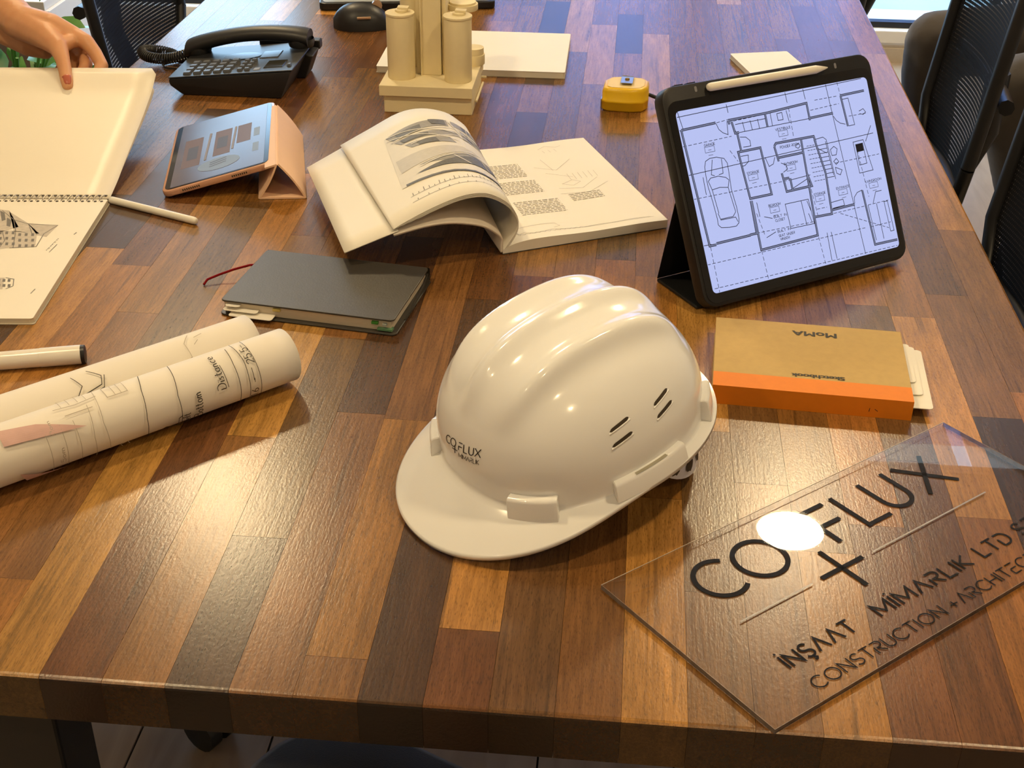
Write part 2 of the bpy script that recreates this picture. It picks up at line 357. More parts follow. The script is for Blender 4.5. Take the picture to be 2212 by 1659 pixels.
for n, (a, b_) in enumerate(WINS):
    w = link('window_%d' % (n+1), MB().box(a, b_, Y1-.005, Y1+.02, WB-.05, WB-.045).box(a-.03, a, Y1-.02, Y1+.1, WB-.045, WT+.03).box(b_, b_+.03, Y1-.02, Y1+.1, WB-.045, WT+.03).box(a, b_, Y1-.02, Y1+.1, WT, WT+.03), whitem); struct(w)
    link('window_sill', MB().box(a, b_, Y1-.01, Y1+.28, WB-.045, WB), whitem, w, bevel=.004)
    k = 2 if n else 1
    for q in range(k):
        xa = a + (b_-a)*q/k; xb = a + (b_-a)*(q+1)/k
        link('pane', MB().box(xa+.02, xb-.02, Y1+.045, Y1+.051, WB+.02, WT-.02), glass, w)
        link('sash', MB().box(xa, xa+.02, Y1+.03, Y1+.07, WB, WT).box(xb-.02, xb, Y1+.03, Y1+.07, WB, WT).box(xa+.02, xb-.02, Y1+.03, Y1+.07, WB, WB+.02).box(xa+.02, xb-.02, Y1+.03, Y1+.07, WT-.02, WT), black_metal, w)
    ld = bpy.data.lights.new('window_portal', 'AREA'); ld.shape = 'RECTANGLE'; ld.size = b_-a; ld.size_y = WT-WB; ld.cycles.is_portal = True
    lo = bpy.data.objects.new('window_portal', ld); C.objects.link(lo); lo.location = ((a+b_)/2, Y1+.11, (WB+WT)/2); lo.rotation_euler = (R(-90), 0, 0)
w = struct(link('window_3', MB().box(SK[0]-.03, SK[0], SK[2]-.03, SK[3]+.03, ZC-.01, ZC+.12).box(SK[1], SK[1]+.03, SK[2]-.03, SK[3]+.03, ZC-.01, ZC+.12).box(SK[0], SK[1], SK[2]-.03, SK[2], ZC-.01, ZC+.12).box(SK[0], SK[1], SK[3], SK[3]+.03, ZC-.01, ZC+.12), whitem))
milk = bpy.data.materials.new('added_roof_glass'); milk.use_nodes = True; nt = milk.node_tree; nt.nodes.clear(); o_ = N(nt, 'ShaderNodeOutputMaterial'); tr = N(nt, 'ShaderNodeBsdfTransparent'); tr.inputs['Color'].default_value = (.62, .58, .52, 1); nt.links.new(tr.outputs[0], o_.inputs[0])  # tint sets how bright the added roof light reflects
link('pane', MB().box(SK[0], 1.215, SK[2], SK[3], ZC+.05, ZC+.056), milk, w); link('pane', MB().box(1.265, SK[1], SK[2], SK[3], ZC+.05, ZC+.056), milk, w)
link('pane', MB().box(1.22, 1.26, SK[2], SK[3], ZC+.05, ZC+.056), glass, w)
struct(link('baseboard_far', MB().box(X0, X1, Y1-.014, Y1, 0, .05), mat('beige_trim', (.5, .43, .34), .5)))
# outside: terrace and a blue-grey building opposite
struct(link('terrace_ground', MB().box(-9, 9, Y1+.13, 14, -.3, -.05), mat('terrace_stone', (.33, .40, .40), .8, var=.2, vscale=3)))
bl = thing('opposite_building', 'blue grey building facade standing across the terrace outside the windows', 'building', (1.6, 9.5, -.05))
fac = mat('blue_facade', (.30, .34, .62), .6, var=.15, vscale=2)
link('facade', MB().box(-3.4, 4.5, 0, 2, 0, 6.2), fac, bl)
for i in range(5):
    for j in range(2):
        w = link('facade_window', MB().box(-2.9+i*1.5, -2.0+i*1.5, -.03, 0, 1.0+j*2.5, 2.4+j*2.5), mat('facade_pane', (.10, .13, .2), .1, var=.1), bl)

# ------------------------------------------------------------------ ceiling lamps (round downlights)
lamp_e = bpy.data.materials.new('lamp_diffuser'); lamp_e.use_nodes = True; nt = lamp_e.node_tree; nt.nodes.clear()
o_ = N(nt, 'ShaderNodeOutputMaterial'); em = N(nt, 'ShaderNodeEmission'); em.inputs['Color'].default_value = (*LAMP_COLOR, 1); em.inputs['Strength'].default_value = LAMP_STRENGTH; nt.links.new(em.outputs[0], o_.inputs[0])
def downlight(x, y, label, r=.105):
    t = thing('ceiling_lamp', label, 'lamp', (x, y, ZC), 0, 'round ceiling downlights')
    link('housing', MB().lathe([(r+.018, 0), (r+.018, -.012), (r+.004, -.016), (r, -.012), (r, -.002)], 40), whitem, t, smooth=40)
    link('diffuser', MB().lathe([(.0001, -.008), (r*.5, -.0078), (r, -.0075), (r, -.002)], 40), lamp_e, t)
downlight(.585, 3.43, 'round ceiling downlight above the far right of the table')
downlight(-1.25, 3.43, 'round ceiling downlight above the far left chair')
downlight(.80, .95, 'round ceiling downlight above the right front table corner', .075)
downlight(-.92, .95, 'round ceiling downlight above the left front table corner', .075)
downlight(.585, -.90, 'round ceiling downlight near the back wall, in line with the added roof light', .058)
downlight(-1.25, -.90, 'round ceiling downlight near the back wall, in line with the potted plant', .058)

# ================================================================== TABLE
rnd = random.Random(11)
wood = wood_mat(); shaded_end_grain = wood_mat('shaded_end_grain', .20)  # end grain darkened further: the front edge's shade is put into its colour
TX0, PITCHX, TY0, TY1, TH = -.7969, .0453, .6585, 3.60, .040
TONE = {'L': (.43, .210, .048), 'M': (.215, .096, .025), 'R': (.152, .060, .018), 'D': (.072, .032, .012), 'G': (.150, .074, .024), 'O': (.305, .130, .027)}
ROWS = {  # strip: joints from the front edge, tones between them
 -13: ([1.307, 1.75, 2.35], 'ORMLR'), -12: ([.80, 1.197, 1.62, 2.1], 'MMORML'), -11: ([.761, 1.05, 1.5, 2.0], 'OMGMRM'), -10: ([1.12, 1.6, 2.05], 'LOMRM'),
 -9: ([1.175, 1.408, 1.9], 'RMRMM'), -8: ([.976, 1.33, 1.78, 2.3], 'MLMGMR'), -7: ([.832, 1.166, 1.6, 2.2], 'DGMRMM'), -6: ([1.026, 1.42, 1.95, 2.347], 'MDMOML'),
 -5: ([.70, 1.019, 1.5, 2.05], 'MOMRMM'), -4: ([1.268, 1.40, 1.873, 2.0, 2.493], 'DRDMDMR'), -3: ([.739, .93, 1.33, 1.72, 2.18], 'RLRMGLM'), -2: ([1.1, 1.55, 2.014, 2.347], 'GMMLMM'),
 -1: ([.95, 1.383, 1.8, 2.182, 2.42], 'MOGMDMM'), 0: ([.92, 1.344, 1.85, 2.30], 'LOMLMG'), 1: ([.80, 1.03, 1.5, 2.0, 2.35], 'MGLMMML'), 2: ([.95, 1.25, 1.7, 2.2], 'MGLGMM'),
 3: ([.86, 1.16, 1.6, 2.1], 'OMMOML'), 4: ([.90, 1.22, 1.72, 2.25], 'ROMMMD'), 5: ([1.0, 1.3, 1.78, 2.3], 'RGORMM'), 6: ([.92, 1.278, 1.66, 2.1], 'OLOMRM'),
 7: ([1.082, 1.335, 1.85, 2.3], 'DMGRMM'), 8: ([1.131, 1.512, 1.897, 2.232, 2.7], 'OMLLOMR')}
table = thing('conference_table', 'long conference table of varnished mixed brown wooden staves', 'table', (0, 0, 0))
def stave_mesh(w, l, front, back, left, right, rr=.0035):
    """profile along y with eased outer arrises"""
    g = .00012; w2 = w/2 - g; y0, y1 = -l/2 + g, l/2 - g
    prof = [(y0, -TH)]
    if front: prof += [(y0 + rr*(1-math.cos(R(a))), -rr + rr*math.sin(R(a))) for a in (0, 30, 60, 90)]
    else: prof += [(y0, 0)]
    if back: prof += [(y1 - rr*(1-math.sin(R(a))), -rr + rr*math.cos(R(a))) for a in (0, 30, 60, 90)]
    else: prof += [(y1, 0)]
    prof += [(y1, -TH)]
    mb = MB(); n = len(prof)
    xl = [(-w2, 0)] if not left else [(-w2, rr), (-w2+rr*.3, rr*.3), (-w2+rr, 0)]
    xr = [(w2, 0)] if not right else [(w2-rr, 0), (w2-rr*.3, rr*.3), (w2, rr)]
    rows = [[(x, y, min(z, -d)) for y, z in prof] for x, d in xl + xr]
    mb.grid(rows, wrap=True); mb.f.append(tuple(range(n))); e = len(rows)-1; mb.f.append(tuple(e*n+k for k in reversed(range(n))))
    return mb
for i in range(27):
    k = i - 18
    if k in ROWS: js, tn = ROWS[k]; js = list(js); tn = list(tn)
    else:
        js = []; y = TY0 + rnd.uniform(.15, .5); tn = []
        while y < 2.4: js.append(y); y += rnd.uniform(.3, .55)
        tn = [rnd.choice('LMMRGOMD') for _ in range(len(js)+1)]
    while js[-1] < TY1 - .5: js.append(js[-1] + rnd.uniform(.3, .48))
    while len(tn) < len(js) + 1: tn.append(rnd.choice('MMLRGO'))
    ys = [TY0] + js + [TY1]
    for a, b_, t in zip(ys[:-1], ys[1:], tn):
        o = link('stave', stave_mesh(PITCHX, b_-a, a == TY0, b_ == TY1, i == 0, i == 26), [wood, shaded_end_grain], table)
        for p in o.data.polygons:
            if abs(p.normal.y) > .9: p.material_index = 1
        o.location = (TX0 + PITCHX*(i+.5), (a+b_)/2, TOP + rnd.uniform(-.00006, .00004))
        q = rnd.uniform(.88, 1.14); c = TONE[t]; o.color = (c[0]*q, c[1]*q*rnd.uniform(.95, 1.06), c[2]*q, 1)
for yy in (.79, 2.89):
    link('crossbar', MB().box(-.72, .35, yy-.03, yy+.03, TOP-TH-.06, TOP-TH), black_metal, table, bevel=.002)
    for xx in (-.475, .24):
        link('leg', MB().box(xx-.032, xx+.032, yy-.03, yy+.03, 0, TOP-TH-.06), black_metal, table, bevel=.003)
    link('brace', MB().add([(-.72, yy-.012, TOP-.1), (-.478, yy-.012, TOP-.1), (-.478, yy-.012, TOP-.30), (-.72, yy+.012, TOP-.1), (-.478, yy+.012, TOP-.1), (-.478, yy+.012, TOP-.30)], [(0,1,2),(5,4,3),(0,3,4,1),(1,4,5,2),(2,5,3,0)]), black_metal, table)
for xx in (-.60, .16): link('rail', MB().box(xx-.02, xx+.02, .82, 3.44, TOP-TH-.05, TOP-TH), black_metal, table, bevel=.002)

# ================================================================== CHAIRS
meshm = mesh_fabric(); plastic = mat('black_plastic', (.014, .014, .016), .42, var=.1, bump=.06, bscale=700); seatm = mat('dark_grey_fabric', (.035, .036, .042), .75, var=.2, vscale=300, bump=.4, bscale=900, sheen=.3)
def office_chair(label, loc, rotz, group=None, back_top=.56, spin=0., bw=.2):
    t = thing('office_chair', label, 'chair', loc, rotz, group)
    # local: faces +y, floor at z=0
    rows = []
    for k, (sc, z) in enumerate([(.90, .405), (.98, .415), (1, .43), (1, .445), (.985, .458), (.94, .466), (.7, .468), (.2, .468)]):
        rows.append([(x*sc, y*sc, z) for x, y in rrect(-.23, .23, -.22, .23, .09, 6)])
    mb = MB().grid(rows, wrap=True); mb.f.append(tuple(reversed(range(28)))); mb.f.append(tuple(7*28+k for k in range(28)))
    link('seat', mb, seatm, t, smooth=50)
    H0, H1 = .47, .47 + back_top
    def bp(u, v):   # backrest surface u -1..1, v 0..1
        z = H0 + (H1-H0)*v
        return (u*bw, -.215 - .075*v*(back_top/.56) - .03*(1-u*u)*.9, z)
    if back_top > .2:
        link('mesh_back', MB().grid([[bp(u/8, v/10) for u in range(-8, 9)] for v in range(11)]), meshm, t, smooth=60)
        outl = [bp(-1, v/8) for v in range(1, 8)] + [bp(-.9, 1)] + [bp(u/6, 1.02) for u in range(-4, 5)] + [bp(.9, 1)] + [bp(1, v/8) for v in range(7, 0, -1)] + [bp(.85, 0)] + [bp(u/6, -.01) for u in range(4, -5, -1)] + [bp(-.85, 0)] + [bp(-1, 1/8)]
        link('back_frame', MB().tube(outl, .013, 8), plastic, t, smooth=60)
        link('lumbar_bar', MB().tube([(a[0], a[1]-.03, a[2]) for a in (bp(-.95, .3), bp(-.4, .28), bp(.4, .28), bp(.95, .3))], .014, 8), plastic, t, smooth=60)
        link('back_post', MB().tube([(0, -.10, .40), (0, -.25, .42), (0, -.30, .55), (0, -.30, .66)], .022, 10), plastic, t, smooth=60)
    else:
        link('back_frame', MB().tube([(-.18, -.22, .44), (-.19, -.25, .47+back_top), (0, -.28, .48+back_top), (.19, -.25, .47+back_top), (.18, -.22, .44)], .016, 8), plastic, t, smooth=60)
    link('gas_lift', MB().lathe([(.028, .12), (.028, .28), (.018, .28), (.018, .37), (.09, .37), (.10, .405), (.001, .405)], 16), black_metal, t, smooth=40)
    for k in range(5):
        a = spin + k * 2*math.pi/5; c, s = math.cos(a), math.sin(a)
        link('base_leg', MB().tube([(c*.03, s*.03, .115), (c*.18, s*.18, .10), (c*.29, s*.29, .075)], [.026, .02, .015], 8), plastic, t, smooth=60)
        ct = MB()
        for w in (-1, 1): ct.tube([(c*.30 - s*w*.006, s*.30 + c*w*.006, .03), (c*.30 - s*w*.026, s*.30 + c*w*.026, .03)], .03, 16)
        cs = link('caster', ct, plastic, t, smooth=40)
        link('caster_fork', MB().tube([(c*.29, s*.29, .075), (c*.30, s*.30, .03)], .01, 8), black_metal, cs)
    return t
gr = 'black mesh office chairs around the table'
office_chair('black mesh office chair at the table side, beside the propped drawing tablet', (.372, 2.45, 0), R(90), gr, .62)
office_chair('black mesh office chair at the table side, beside the tan sketchbook', (.372, 1.84, 0), R(90), gr, .62)
office_chair('black mesh office chair farthest along the side of the seated person', (.352, 3.66, 0), R(90), gr, .62)
office_chair('black mesh office chair behind the desk phone, beside the plant', (-.86, 2.87, 0), R(-90), gr, .62, bw=.25)
office_chair('black mesh office chair beside the open spiral sketch pad', (-.797, 1.47, 0), R(-90), gr, .62, spin=R(-30.3+90))
office_chair('dark grey padded chair pushed under the front edge of the table', (-.165, .648, 0), R(-25), gr, .10)

# ================================================================== HARD HAT
paper = mat('cream_paper', (.84, .80, .70), .6, var=.02, vscale=15)
white_pl = mat('white_gloss_plastic', (.88, .88, .86), .16, var=.01, coat=.35)
inkm = mat('black_ink', (.012, .012, .014), .45, var=.05)
greyink = mat('grey_ink', (.16, .15, .14), .7, var=.1)
paleink = mat('pale_print', (.36, .33, .27), .7, var=.1)

HA, HB, HH = .1128, .0998, .1050
HAT = {'loc': (-.0334, .9465, .0562), 'head': 220.16, 'pitch': 10.65, 'roll': -1.4}
def smooth(a, b, x):
    t = min(1, max(0, (x-a)/(b-a))); return t*t*(3-2*t)
def hat_r(th):      # shell radius at the rim
    c, s = math.cos(th), math.sin(th); p = 2.25
    a = HA*1.0 if c > 0 else HA*1.02
    return 1/((abs(c)/a)**p + (abs(s)/HB)**p)**(1/p)
def hat_shell(th, ph, lift=0):   # ph 0 rim .. pi/2 top
    p = 2.35; c, s = max(0, math.cos(ph)), math.sin(ph); k = 1/((c**p + s**p)**(1/p))
    r = hat_r(th)*c*k; z = HH*s*k
    x, y = r*math.cos(th), r*math.sin(th)
    n = np.array([x/(HA*HA), y/(HB*HB), z/(HH*HH)]); n /= np.linalg.norm(n) + 1e-9
    off = 0
    zz = smooth(.058, .098, z)
    for yc in (-.040, 0, .040):
        off += .0070*math.exp(-((y-yc)/.0085)**2)*zz
    off += .004*zz*smooth(.062, .04, abs(y))
    off -= .0018*smooth(.35, .0, ph)
    q = np.array([x, y, z]) + n*(off+lift)
    return q
def hat_brim(th, t):             # t 0 shell .. 1 lip
    c, s = math.cos(th), math.sin(th)
    e = .0085 + .043*max(0, c)**2.7 + .004*max(0, -c)**2
    r = hat_r(th) - .0018 + e*t
    droop = -.019*max(0, c)**1.5*t**1.3 - .003*t
    fil = .0075*(1-t)**3*(1+1.2*max(0, c))*0
    return np.array([r*c, r*s, droop + fil])
NT = 160
rows = []
for kind, t in [('b', 1.0)]:
    rows.append([hat_brim(2*math.pi*k/NT, 1.0)+np.array([0, 0, -.0035]) for k in range(NT)])
for t in (1.0, .96, .85, .7, .5, .35, .22, .12, .05): rows.append([hat_brim(2*math.pi*k/NT, t) for k in range(NT)])
PH = [.02, .05, .1, .16] + [.16 + (math.pi/2-.16)*k/54 for k in range(1, 54)] + [1.5695]
for ph in PH: rows.append([hat_shell(2*math.pi*k/NT, ph) for k in range(NT)])
hat_m = Matrix.Translation((HAT['loc'][0], HAT['loc'][1], TOP+HAT['loc'][2])) @ Matrix.Rotation(R(HAT['head']), 4, 'Z') @ Matrix.Rotation(R(HAT['pitch']), 4, 'Y') @ Matrix.Rotation(R(HAT['roll']), 4, 'X')
hat = thing('hard_hat', 'glossy white plastic hard hat with black logo resting on the table', 'hard hat', mat4=hat_m)
mb = MB().grid(rows, wrap=True); mb.f.append(tuple((len(rows)-1)*NT+k for k in range(NT)))
o = link('shell', mb, white_pl, hat, smooth=70)
md = o.modifiers.new('thickness', 'SOLIDIFY'); md.thickness = .0025; md.offset = -1
def hat_pt(th, ph, lift=0): return hat_shell(th, ph, lift)
# accessory blocks along the rim: angle centre, half angle, height
def rim_block(name, th0, half, z0, z1, depth, n=12):
    mb = MB(); rows = []
    for k in range(n+1):
        th = th0 - half + 2*half*k/n; c, s = math.cos(th), math.sin(th); rb = hat_r(th)
        i0 = rb - .012; o0 = rb + depth; o1 = rb + depth*.85 - .0015
        rows.append([(i0*c, i0*s, z0), (o0*c, o0*s, z0), (o1*c, o1*s, z1-.002), ((o1-.002)*c, (o1-.002)*s, z1), (i0*c, i0*s, z1)])
    mb.grid(rows, wrap=True); mb.f.append((0,1,2,3,4)); m = n*5; mb.f.append((m+4,m+3,m+2,m+1,m))
    return link(name, mb, white_pl, hat, smooth=35, bevel=.0008, seg=1)
for nm, th0, half, z0, z1, dp in [('accessory_block', R(38), R(10), -.006, .0150, .0085), ('accessory_block', R(-30), R(7), -.006, .0150, .0085), ('accessory_slot', R(92.5), R(20), -.004, .013, .0070), ('accessory_slot', R(-92.5), R(20), -.004, .013, .0070), ('accessory_block', R(143), R(7), -.004, .020, .0070), ('accessory_block', R(217), R(7), -.004, .020, .0070)]:
    bk_ = rim_block(nm, th0, half, z0, z1, dp)
    if 'slot' in nm:
        mb = MB().grid([[((hat_r(a)+d)*math.cos(a), (hat_r(a)+d)*math.sin(a), z1+.0003) for d in (.0005, .0034)] for a in [th0 + half*(-.45 + .9*k/8) for k in range(9)]])
        link('slot_recess', mb, mat('slot_shade', (.40, .37, .28), .6), bk_)
# ventilation slots on the near flank
slotm = mat('dark_opening', (.05, .035, .02), .7)
for th0, ph0 in [(R(81.5), .545), (R(81), .432), (R(109.5), .553), (R(108.5), .457)]:
    for sg in (1, -1):
        mb = MB(); P_ = []
        for k in range(13):
            f = -1 + 2*k/12; w = .015*math.sqrt(max(.02, 1-abs(f)**6)); P_.append([hat_pt(sg*(th0 + f*R(6.0)), ph0 + f*.018 + g*w, .0004) for g in (-1, 0, 1)])
        mb.grid(P_); vs_ = link('vent_slot', mb, slotm, hat)
        P2 = []
        for k in range(13):
            f = -1 + 2*k/12; P2.append(hat_pt(sg*(th0 + f*R(6.4)), ph0 + f*.018 - .019, .0002))
        link('vent_lip', MB().tube(P2, .0008, 6), white_pl, vs_, smooth=60)
# headband inside with its perforated nape strap
def band(th, z, d): return ((hat_r(th)-d)*math.cos(th), (hat_r(th)-d)*math.sin(th), z)
link('headband', MB().grid([[band(2*math.pi*k/64, z, .014) for k in range(64)] for z in (-.004, .008, .022)], wrap=True), white_pl, hat, smooth=60)
strap_m, nt, b = nodes_of('perforated_strap'); b.inputs['Base Color'].default_value = (.72, .74, .84, 1); b.inputs['Roughness'].default_value = .3
ST = [(R(a), z) for a in range(120, 241, 5) for z in (0,)]
rows = []
for a in range(100, 261, 4):
    f = abs(a-180)/80; zb = -.067 + .058*f**3; rows.append([band(R(a), zt, .006 + .004*q) for zt, q in ((-.002, 0), (zb*.5, .4), (zb, 1), (zb, 1.3), (zb*.5, .7), (-.002, .3))])
mb = MB().grid(rows, wrap=True)
nape = link('nape_strap', mb, strap_m, hat, smooth=50)
for a0 in (-66, -53, -40, -27, -14, 0, 14, 27, 40, 53, 66):
    for zf, w in ((.36, 4.2), (.72, 4.0)):
        a1 = 180 + a0; f = abs(a1-180)/80; zb = -.067 + .058*f**3
        mb = MB().grid([[band(R(a1 + w*math.sqrt(max(.01, 1-g*g))*q), zb*(zf + .14*g) - .001*q, .0055 + .004*zf*.85) for q in (-1, -.33, .33, 1)] for g in (-1, -.7, -.3, .0, .3, .7, 1)])
        link('strap_hole', mb, slotm, nape)
# logo on the forehead
def logo_map(u, v):    # metres from the middle of the front, u to the wearer's right hand side seen reading
    th = math.atan2(u, .118); 
    return hat_pt(th, (.020 + v + .28*u)/.150, .0004)
LG = []
def at_xy(sts, dx, dy): return [[(x+dx, y+dy) for x, y in s] for s in sts]
fat = text('CO', .0098, .13, -.0195, .0292, .0165)
fat += text('fLUX', .0098, .22, .0015, .0280, .0295) 
thin = [[(-.0085, .0262), (.0003, .0262)], [(-.0041, .0212), (-.0041, .0312)]]
sm = text('MiM^RLiK', .0058, .20, .0020, .0188, .0275)
logo = ink('logo', fat + thin, .0011, logo_map, inkm, hat, .002)
ink('logo_line', sm, .0006, logo_map, inkm, hat, .002)

# ================================================================== ACRYLIC SIGN
SL = np.array([-.0002, .7956]); e1 = np.array([.7534, .6576]); e2 = np.array([.6576, -.7534]); SW, SH, ST_ = .4047, .1844, .004
sign = thing('acrylic_sign', 'clear acrylic office sign with black lettering lying by the table corner', 'sign', mat4=frame4((SL[0], SL[1], TOP+.0003), (*e1, 0), (-e2[0], -e2[1], 0)))
acr = acrylic_mat()
bonded = bpy.data.materials.new('bonded_underside'); bonded.use_nodes = True; nt = bonded.node_tree; nt.nodes.clear(); o_ = N(nt, 'ShaderNodeOutputMaterial'); tr = N(nt, 'ShaderNodeBsdfTransparent'); nt.links.new(tr.outputs[0], o_.inputs[0])
sh_ = link('acrylic_sheet', MB().box(0, SW, -SH, 0, 0, ST_), [acr, bonded], sign)
for p in sh_.data.polygons:
    if p.normal.z < -.9: p.material_index = 1
edgem = mat('polished_edge', (.26, .20, .16), .25, var=.5, vscale=160)
for nm, bx in (('sheet_edge', (0, SW, -SH, -SH+.0004)), ('sheet_edge', (0, .0004, -SH+.0004, -.0004)), ('sheet_edge', (0, SW, -.0004, 0)), ('sheet_edge', (SW-.0004, SW, -SH+.0004, -.0004))):
    link(nm, MB().box(*bx, .0001 if bx[2] < -.1 else ST_-.0005, ST_+.0001), edgem if bx[2] < -.1 else mat('pale_edge', (.50, .42, .35), .3, var=.3, vscale=120), sign)
sgn = lambda u, v: (u, v, .0004); sgt = lambda u, v: (u, v, .0012)
def bar(*p): return [[(a, -b) for a, b in p]]
big = [[(.0805+.0195*math.cos(R(a)), -.0425+.0218*math.sin(R(a))) for a in range(40, 321, 7)], [(.1270+.0218*math.cos(R(a)), -.0435+.0218*math.sin(R(a))) for a in range(0, 361, 8)]]
big[0] = [(.0842+.0212*math.cos(R(a)), -.0435+.0212*math.sin(R(a))) for a in range(48, 313, 7)]
big += bar((.194, .0215), (.2211, .0215)) + bar((.196, .0655), (.196, .0432), (.219, .0432)) + bar((.2325, .0195), (.2325, .0635), (.259, .0635))
big += [[(.2665, -.0195), (.2665, -.0480)] + [(.2810+.0145*math.cos(R(a)), -.0480+.0150*math.sin(R(a))) for a in range(190, 360, 10)] + [(.2955, -.0480), (.2955, -.0195)]]
big += bar((.3085, .0205), (.3460, .0643)) + bar((.3460, .0205), (.3085, .0643)) + bar((.1480, .0892), (.1948, .0892)) + bar((.1712, .0648), (.1712, .1147))
letter = mat('black_acrylic_letter', (.006, .005, .007), .6, var=.05, spec=.15)
for s_ in big: ink('letter_stroke', [s_], .0041, sgn, letter, sign, .006, .0003)
def letters(name, s, h, gap, x, y, width, w, m, th):
    """each letter is a part of its own"""
    tot = sum((.55 if k == ' ' else G[k][0]) + gap for k in s) - gap; fx = width/tot; cx = 0
    for k in s:
        if k != ' ': o = ink(name, [[(x + (cx+px)*fx, y + py*h) for px, py in st] for st in G[k][1]], w, sgn, m, sign, .003, th); o.pop('kind', None)
        cx += (.55 if k == ' ' else G[k][0]) + gap
for s_, x_, y_, w_ in (('iN$^^T', .0555, -.1462, .071), ('MiM^RLIK', .1525, -.1462, .108), ('LTD', .2745, -.1455, .038), ('$Ti', .3245, -.1450, .030)): letters('letter', s_, .0135, .28, x_, y_, w_, .0017, letter, .0002)
for s_, x_, y_, w_ in (('CONSTRUCTION', .0560, -.1725, .1395), ('+', .2035, -.1735, .0080), ('^RCHITeCTURe', .2155, -.1725, .126)): letters('thin_letter', s_, .0110, .24, x_, y_, w_, .0010, letter, .0002)
groove = mat('engraved_groove', (.42, .38, .36), .3, var=.1)
for a, c in ((.0601, .137), (.2056, .3482)):
    ink('engraved_line', [[(a, -.0900), (c, -.0900)]], .0014, sgt, groove, sign)

# ================================================================== DRAWING TABLET
ta = np.array([.822, .552, .0]); ta /= np.linalg.norm(ta); tb = np.array([-.297, .383, .885]); tb -= ta*(ta@tb); tb /= np.linalg.norm(tb); TS = .986; to = np.array([.1012*TS, 1.2825*TS, .655-(.655-.0128)*TS])
tn = np.cross(ta, tb)
tab = thing('drawing_tablet', 'large tablet in black folio case propped up, showing a floor plan', 'tablet', mat4=frame4(to + np.array([0, 0, TOP]), ta, tb) @ Matrix.Scale(TS, 4))
rubber = mat('black_rubber', (.010, .010, .011), .45, var=.1, bump=.05, bscale=600)
mb = MB().prism(rrect(-.0125, .2735, -.0145, .2235, .016), -.016, .0012); link('case', mb, rubber, tab, smooth=40, bevel=.0022, seg=2)
link('bezel', MB().prism(rrect(-.0085, .2695, -.0105, .2075, .012), .0010, .0020), mat('black_glass', (.008, .008, .009), .12, var=.02), tab)
scr = bpy.data.materials.new('lit_screen'); scr.use_nodes = True; nt = scr.node_tree; bb = nt.nodes['Principled BSDF']; bb.inputs['Base Color'].default_value = (.02, .02, .03, 1); bb.inputs['Roughness'].default_value = .12
bb.inputs['Emission Color'].default_value = (.50, .57, .95, 1); bb.inputs['Emission Strength'].default_value = .92
screen = link('screen', MB().prism(rrect(0, .2621, 0, .1966, .005), .0018, .0024), scr, tab)
# folio stand behind: base flap on the table, leaning support
inv = np.array([ta, tb, tn])
def tl(p): return tuple((inv @ (np.array(p) - to))/TS)
hb = np.array([-ta[1], ta[0], 0])     # horizontal, away from the viewer
def slab(quad, th, nvec):
    a = [np.array(p) for p in quad]; b_ = [p + np.array(nvec)*th for p in a]
    return MB().add([tl(p) for p in a+b_], [(0,1,2,3),(7,6,5,4),(0,4,5,1),(1,5,6,2),(2,6,7,3),(3,7,4,0)])
f0 = to + ta*-.010 + hb*.012; f1 = to + ta*.272 + hb*.012; f0[2] = f1[2] = 0.0005
g0 = f0 + hb*.076; g1 = f1 + hb*.076
link('base_flap', slab([f0, f1, g1, g0], .0035, (0, 0, 1)), rubber, tab, bevel=.001)
s0 = to + ta*-.010 + tb*.105 - tn*.0165; s1 = to + ta*.272 + tb*.105 - tn*.0165
g0u = g0 + np.array([0, 0, .0036]); g1u = g1 + np.array([0, 0, .0036])
link('support_flap', slab([g0u, g1u, s1, s0], .0035, hb*-.2 + np.array([0, 0, .0])), rubber, tab, bevel=.0008)
for u0 in (.010, .026): link('volume_button', MB().prism(rrect(u0, u0+.011, .2232, .2250, .0006, 2), -.010, -.004), rubber, tab)
for u0, v0 in ((.032, .2165), (.2225, .2150)):
    link('slot_dot', MB().prism(rrect(u0-.0015, u0+.0015, v0-.003, v0+.003, .0012, 3), .0012, .0016), mat('grey_detail', (.2, .2, .22), .4), tab)
def tuv(cx, cy):        # a place on the screen read off the photograph, as screen coordinates
    d = ray(1400 + cx/2.765, 100 + cy/2.765); c = np.array([0, 0, HC]); q = c + d*(((to-c)@tn)/(d@tn)) - to
    return (float(q@ta)/TS, float(q@tb)/TS)
def pl_(*pts): return [tuv(*p) for p in pts]
thick = [pl_((190,505),(395,460)), pl_((190,505),(360,1195),(400,1187)), pl_((400,1180),(605,1130)), pl_((470,445),(695,402),(937,342),(958,445)), pl_((600,1128),(645,1118)), pl_((955,432),(1095,402)),
 pl_((1140,297),(1280,267)), pl_((1140,297),(1185,480)), pl_((530,635),(662,608),(730,885),(602,912),(530,635)), pl_((490,452),(512,522),(535,517)), pl_((690,408),(705,483)), pl_((745,600),(755,582),(980,540),(992,575)),
 pl_((745,600),(772,690)), pl_((770,668),(920,636)), pl_((790,760),(800,795),(835,788)), pl_((800,795),(820,870),(970,835),(942,765)), pl_((840,790),(855,860)), pl_((905,560),(985,1022),(1090,1002),(1052,760)), pl_((610,925),(668,1218),(1005,1130),(985,1022)), pl_((605,925),(640,1118)),
 pl_((1090,980),(1225,945)), pl_((1270,862),(1347,1185),(1480,1155)), pl_((985,560),(1052,760)), pl_((525,525),(548,628)), pl_((470,445),(478,470))]
